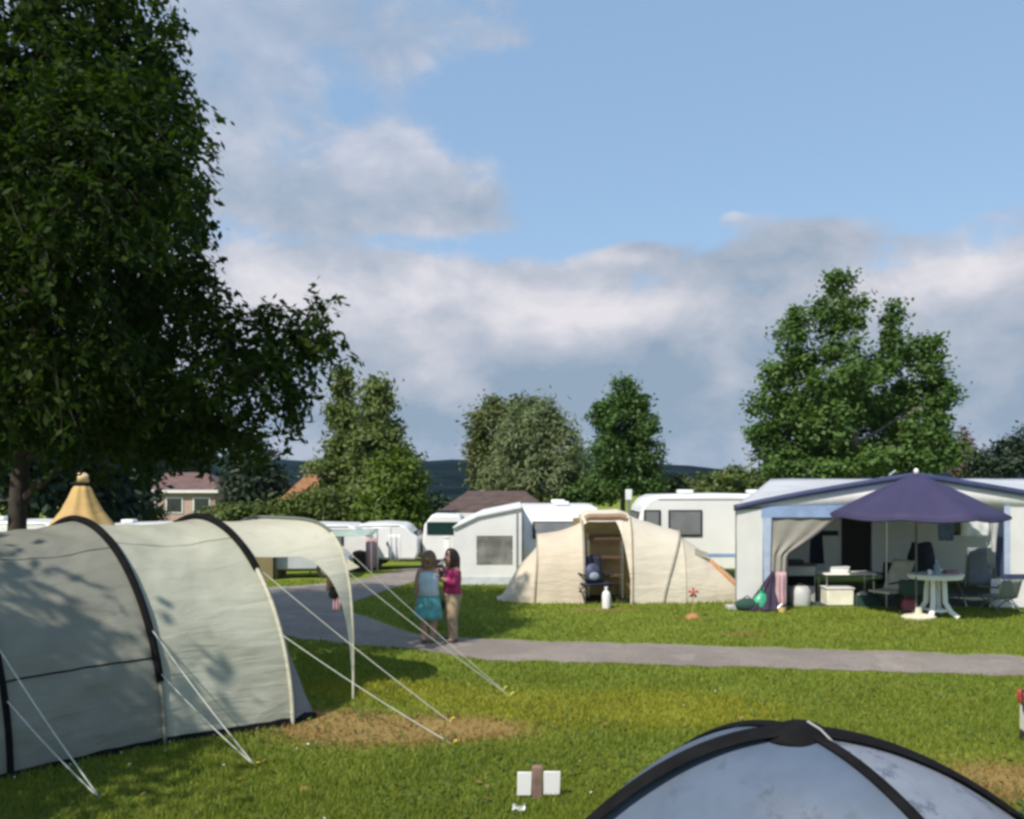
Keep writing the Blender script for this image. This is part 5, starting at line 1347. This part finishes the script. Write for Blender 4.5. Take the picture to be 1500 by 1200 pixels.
def hair(t, J, S, look, m, length, width=1.0, seed=1):
    f = Vector(look).normalized(); u = Vector((0, 0, 1)); s_ = f.cross(u).normalized(); c = J['head']; r = .087 * S
    rows = []
    for i in range(15):
        a = i / 14; row = []
        for j in range(25):
            th = math.pi * (-.18 + 1.36 * j / 24)           # round the back from temple to temple
            d = s_ * math.cos(th) - f * math.sin(th)
            if a < .5:
                ph = a / .5 * math.pi / 2
                q = c + (d * math.sin(ph) * .93 * width + u * math.cos(ph) * 1.24 + f * .12 * math.cos(ph)) * r * 1.06
            else:
                k_ = (a - .5) / .5
                back = max(0.0, math.sin(th)) ** .5 if math.sin(th) > 0 else 0
                q = c + d * r * (.98 * width - .12 * k_) - u * (length * S * k_ * (.45 + .55 * back))
            q += d * .012 * S * noise.noise((j * 1.1, a * 2.2, seed)) + d * .006 * S * math.sin(j * 2.6 + seed) * a
            row.append(q)
        rows.append(row)
    return MB().grid(rows).build('hair', m, t, thick=.010 * S)
def limb(name, pts, radii, m, t, n=14):
    P_ = []; R_ = []
    for (a, b), (ra, rb) in zip(zip(pts, pts[1:]), zip(radii, radii[1:])):
        for i in range(6): P_.append(a.lerp(b, i / 6)); R_.append(ra + (rb - ra) * i / 6)
    P_.append(pts[-1]); R_.append(radii[-1])
    R_ = [r * (1 + .05 * noise.noise((i * .6, 3, 1))) for i, r in enumerate(R_)]
    return MB().tube(P_, R_, n).build(name, m, t)
# standing 1.0 tall figures; local -Y is the front
base_j = {'pelvis': (0, 0, .53), 'waist': (0, 0, .62), 'chest': (0, .01, .73), 'neck': (0, .01, .84), 'head': (0, -.005, .928),
          'hipL': (.052, 0, .50), 'hipR': (-.052, 0, .50), 'knL': (.055, -.01, .28), 'knR': (-.055, -.01, .28), 'anL': (.055, .015, .045), 'anR': (-.055, .015, .045), 'toL': (.065, -.075, .022), 'toR': (-.065, -.075, .022),
          'shL': (.105, .01, .80), 'shR': (-.105, .01, .80), 'elL': (.135, .02, .635), 'elR': (-.135, .02, .635), 'wrL': (.135, -.03, .49), 'wrR': (-.135, -.03, .49)}
for k_ in list(base_j): base_j[k_] = Vector(base_j[k_])
S1 = 1.0
def body_scaled(d, hgt): return {k_: tuple(Vector(v_)) for k_, v_ in d.items()}
# girl: back to us, turned a little to the right towards the woman
pg = G(628, 944); hg_ = P(0, 812, pg.y).z - pg.z
jg = dict(base_j); jg['elR'] = Vector((-.150, -.045, .70)); jg['wrR'] = Vector((-.165, -.16, .78)); jg['elL'] = Vector((.13, .025, .64)); jg['wrL'] = Vector((.128, -.01, .50)); jg['anL'] = Vector((.045, .02, .045)); jg['anR'] = Vector((-.045, .01, .045)); jg['toL'] = Vector((.055, -.07, .022)); jg['toR'] = Vector((-.05, -.08, .022))
tg, J = person('girl with light brown hair in a pale blue top and teal skirt, seen from behind', pg, math.radians(172), hg_, jg, (-.5, -.8, 0))
S = hg_
hair(tg, J, S, (-.5, -.8, 0), mat('light brown hair', (.20, .12, .055), .6, .3, 12), .085, .96)
LBT = mat('pale blue cotton', (.50, .62, .70), .85, .08, 8); TEAL = mat('teal cotton', (.10, .33, .35), .85, .18, 9); 
vx, vy = Vector((1, 0, 0)), Vector((0, 1, 0))
MB().grid(loft([(Vector((0, .005, .815)) * S, vx * .075 * S, vy * .055 * S), (Vector((0, .008, .79)) * S, vx * .122 * S, vy * .072 * S), (Vector((0, .006, .72)) * S, vx * .118 * S, vy * .090 * S), (Vector((0, 0, .62)) * S, vx * .105 * S, vy * .085 * S), (Vector((0, 0, .545)) * S, vx * .118 * S, vy * .097 * S)])).build('top', LBT, tg, thick=.008)
sk_ = []
for zz, w_, fo in ((.56, .108, 0), (.50, .124, .02), (.42, .138, .05), (.34, .148, .07), (.285, .152, .08)):
    sk_.append([Vector((w_ * math.cos(a) * (1 + fo * math.sin(7 * a)), w_ * .80 * math.sin(a) * (1 + fo * math.sin(7 * a)), zz)) * S for a in [2 * math.pi * i / 42 for i in range(43)]])
MB().grid(sk_).build('skirt', TEAL, tg, thick=.008)
for q in 'LR':
    limb('shoe', [J['an' + q] + Vector((0, .03, -.02)) * S, J['an' + q] + Vector((0, -.03, -.022)) * S, J['to' + q] + Vector((0, -.025, 0)) * S], [.030 * S, .034 * S, .022 * S], mat('brown sandal', (.14, .07, .045), .7), tg, 10)
# woman: faces the girl, to the left, slightly towards us
pw = G(662, 941); hw_ = P(0, 809, pw.y).z - pw.z
jw = dict(base_j)
jw['elR'] = Vector((-.125, -.075, .70)); jw['wrR'] = Vector((-.085, -.17, .775)); jw['elL'] = Vector((.125, -.05, .665)); jw['wrL'] = Vector((.06, -.165, .73))
jw['knR'] = Vector((-.06, .0, .28)); jw['anR'] = Vector((-.075, .05, .045)); jw['toR'] = Vector((-.085, -.04, .022)); jw['knL'] = Vector((.07, -.03, .28)); jw['anL'] = Vector((.085, -.015, .045)); jw['toL'] = Vector((.095, -.10, .022))
tw, J = person('dark haired woman in a magenta top and khaki trousers facing the girl', pw, math.radians(-62), hw_, jw, (-.05, -1, -.08))
S = hw_
hair(tw, J, S, (-.05, -1, 0), mat('dark brown hair', (.035, .016, .012), .5, .3, 12), .20, 1.05)
MAG = mat('magenta cotton', (.42, .03, .13), .8, .15, 9); KHA = mat('khaki cotton', (.33, .25, .16), .85, .12, 9)
MB().grid(loft([(Vector((0, .01, .825)) * S, vx * .062 * S, vy * .052 * S), (Vector((0, .01, .80)) * S, vx * .125 * S, vy * .074 * S), (Vector((0, .0, .72)) * S, vx * .124 * S, vy * .102 * S), (Vector((0, 0, .62)) * S, vx * .110 * S, vy * .092 * S), (Vector((0, 0, .52)) * S, vx * .125 * S, vy * .104 * S)])).build('top', MAG, tw, thick=.008)
for q in 'LR':
    limb('sleeve', [J['sh' + q], J['sh' + q].lerp(J['el' + q], .9), J['el' + q].lerp(J['wr' + q], .5)], [.056 * S, .046 * S, .037 * S], MAG, tw)
    limb('trouser_leg', [J['hip' + q] + Vector((0, 0, .04)) * S, J['kn' + q], J['an' + q] + Vector((0, 0, .01)) * S], [.088 * S, .062 * S, .046 * S], KHA, tw)
    limb('shoe', [J['an' + q] + Vector((0, .03, -.02)) * S, J['an' + q] + Vector((0, -.03, -.022)) * S, J['to' + q] + Vector((0, -.025, 0)) * S], [.030 * S, .034 * S, .022 * S], mat('dark shoe', (.05, .04, .035), .7), tw, 10)
limb('trouser_seat', [Vector((0, 0, .57)) * S, Vector((0, 0, .53)) * S, Vector((0, 0, .46)) * S], [.10 * S, .118 * S, .10 * S], KHA, tw)
# shoulder bag hanging at the woman's side
bb2 = MB(); rows = []
o_ = MB().ball((0, 0, 0), .11, 12, 8, (.55, .9, 1.35)).build('shoulder_bag', mat('black leather', (.02, .025, .03), .6), None)
o_.location = pw + Vector((-.13, .10, .66)); tag(o_, 'dark shoulder bag hanging between the woman and the girl', 'bag')

# ------------------------------------------------------------------ grass blades
rng = np.random.default_rng(3)
NB_ = 430000
Dv = 6.6 / (1 - rng.uniform(size=NB_) * (1 - 6.6 / 24.0))
Xv = rng.uniform(-.74, .92, size=NB_) * Dv
ok = np.ones(NB_, bool)
def off_seg(a, b, w, caps=True):                                   # keep clear of strips (paths, tents)
    ax_, ay_ = a[0], a[1]; bx, by = b[0] - ax_, b[1] - ay_; L2 = bx * bx + by * by
    t_ = np.clip(((Xv - ax_) * bx + (Dv - ay_) * by) / max(L2, 1e-6), 0, 1)
    far = np.hypot(Xv - ax_ - t_ * bx, Dv - ay_ - t_ * by) > w
    return far if caps else (far | (t_ <= 0) | (t_ >= 1))
for a, b in PATHS:
    # the strip between the two edges, a little narrower so that blades fringe it
    m_ = (b - a).length
    ok &= off_seg(a + (b - a) * .02, b - (b - a) * .02, .10 if m_ > 0 else .1)
tm = [(h_.f + h_.b * h_.hw) for h_ in HA]
for a, b in zip(tm, tm[1:]): ok &= off_seg(a, b, 1.72, False)
ok &= np.hypot(Xv - cx, Dv - cy) > 1.5
ok &= ~((Xv > X(740)) & (Xv < X(1100)) & (Dv > Yb + .02)); ok &= ~((Xv > xL + .4) & (Dv > YF + .1))
dens = np.ones(NB_)
for c_, rx_, ry_ in ((G(560, 1072), 1.25, .68), (G(690, 1068), .85, .45), (G(470, 1055), .7, .6), (G(1492, 1150), .8, .75)):
    dens *= 1 - .86 * np.exp(-(((Xv - c_.x) / rx_) ** 2 + ((Dv - c_.y) / ry_) ** 2))
ok &= rng.uniform(size=NB_) < dens
Xg, Yg = Xv[ok], Dv[ok]; ng = len(Xg)
Zg = np.array([gz(a, b) for a, b in zip(Xg, Yg)])
hh_ = rng.uniform(.022, .060, size=ng) * (1 + .012 * (Yg - 7)); an = rng.uniform(0, 2 * math.pi, size=ng); wd_ = rng.uniform(.005, .010, size=ng) * (Yg / 7) ** .7; lean_ = rng.uniform(.1, 1.0, size=ng) * hh_
cl_ = .5 + .5 * np.sin(Xg * 2.1 + 1.7 * np.sin(Yg * 1.3)) * np.sin(Yg * 2.7 + 1.3 * np.sin(Xg * 1.9)) ; cl2 = .5 + .5 * np.sin(Xg * 9 + 2 * np.sin(Yg * 5)) * np.sin(Yg * 11 + 2 * np.sin(Xg * 6)); hh_ *= .55 + .55 * cl_ + .5 * cl2
la = rng.uniform(0, 2 * math.pi, size=ng)
V = np.empty((ng, 3, 3))
V[:, 0] = np.stack([Xg - np.cos(an) * wd_, Yg - np.sin(an) * wd_, Zg - .004], 1); V[:, 1] = np.stack([Xg + np.cos(an) * wd_, Yg + np.sin(an) * wd_, Zg - .004], 1)
V[:, 2] = np.stack([Xg + np.cos(la) * lean_, Yg + np.sin(la) * lean_, Zg + hh_], 1)
L_GR, lt_, lb_, lo_ = new_mat('grass blade')
gcl, _, _ = meadow_colour(lt_)
geo = lt_.nodes.new('ShaderNodeNewGeometry'); rnd = Nd(lt_, geo.outputs['Random Per Island'])
gcl = mixc(lt_, 1.0, gcl, mixc(lt_, rnd, (.80, .86, .80), (1.28, 1.22, 1.1)), 'MULTIPLY')
lt_.links.new(gcl.s, lb_.inputs['Base Color']); lb_.inputs['Roughness'].default_value = .6; lb_.inputs['Specular IOR Level'].default_value = .3
ltr = lt_.nodes.new('ShaderNodeBsdfTranslucent'); lt_.links.new(gcl.s, ltr.inputs['Color']); lmx = lt_.nodes.new('ShaderNodeMixShader'); lmx.inputs[0].default_value = .35
lt_.links.new(lb_.outputs[0], lmx.inputs[1]); lt_.links.new(ltr.outputs[0], lmx.inputs[2]); lt_.links.new(lmx.outputs[0], lo_.inputs['Surface'])
g_ = raw_mesh('grass', V.reshape(-1, 3), np.arange(ng * 3).reshape(ng, 3), L_GR); g_['kind'] = 'stuff'

# clover and daisies in the turf
def specks(name, n, size, hgt, m, seed, y0, y1):
    r = np.random.default_rng(seed); yy = y0 + (y1 - y0) * r.uniform(size=n) ** 1.3; xx = r.uniform(-.6, .6, size=n) * yy
    keep = np.array([noise.noise((a * .8, b * .8, seed)) > .02 for a, b in zip(xx, yy)])
    for a, b in zip(tm, tm[1:]):
        ax_, ay_ = a.x, a.y; L2 = (b - a).xy.length_squared; t_ = ((xx - ax_) * (b.x - ax_) + (yy - ay_) * (b.y - ay_)) / L2; tc_ = np.clip(t_, 0, 1)
        keep &= np.hypot(xx - ax_ - tc_ * (b.x - ax_), yy - ay_ - tc_ * (b.y - ay_)) > 1.75
    keep &= np.hypot(xx - cx, yy - cy) > 1.9; keep &= yy < 11.8
    xx, yy = xx[keep], yy[keep]; k = len(xx); pts = np.stack([xx, yy, r.uniform(hgt * .6, hgt, size=k)], 1)
    o = leaves(name, pts, np.zeros((k, 3)), r, size, size * .9, m, None, 2.0, 0.0); o['kind'] = 'stuff'
specks('clover', 4200, .05, .055, leaf_mat('clover leaf', (.045, .085, .012), (.10, .15, .025), .2), 11, 6.6, 12)
specks('daisies', 70, .028, .07, WHITEC, 23, 6.6, 12)
specks('fallen_leaves', 160, .07, .05, leaf_mat('dry leaf', (.16, .10, .03), (.28, .20, .06), .1), 31, 6.6, 12)

# ------------------------------------------------------------------ haze: pale air round the whole place
hzm = bpy.data.materials.new('air'); hzm.use_nodes = True; ht_ = hzm.node_tree; ht_.nodes.clear()
ho = ht_.nodes.new('ShaderNodeOutputMaterial'); hv = ht_.nodes.new('ShaderNodeVolumePrincipled')
hv.inputs['Color'].default_value = (.42, .62, .95, 1); hv.inputs['Density'].default_value = .00009; hv.inputs['Anisotropy'].default_value = .0
ht_.links.new(hv.outputs[0], ho.inputs['Volume'])
hz_ = MB().box((0, 700, 25), (3600, 1900, 62)).build('haze', hzm, None, smooth=False); hz_['kind'] = 'stuff'
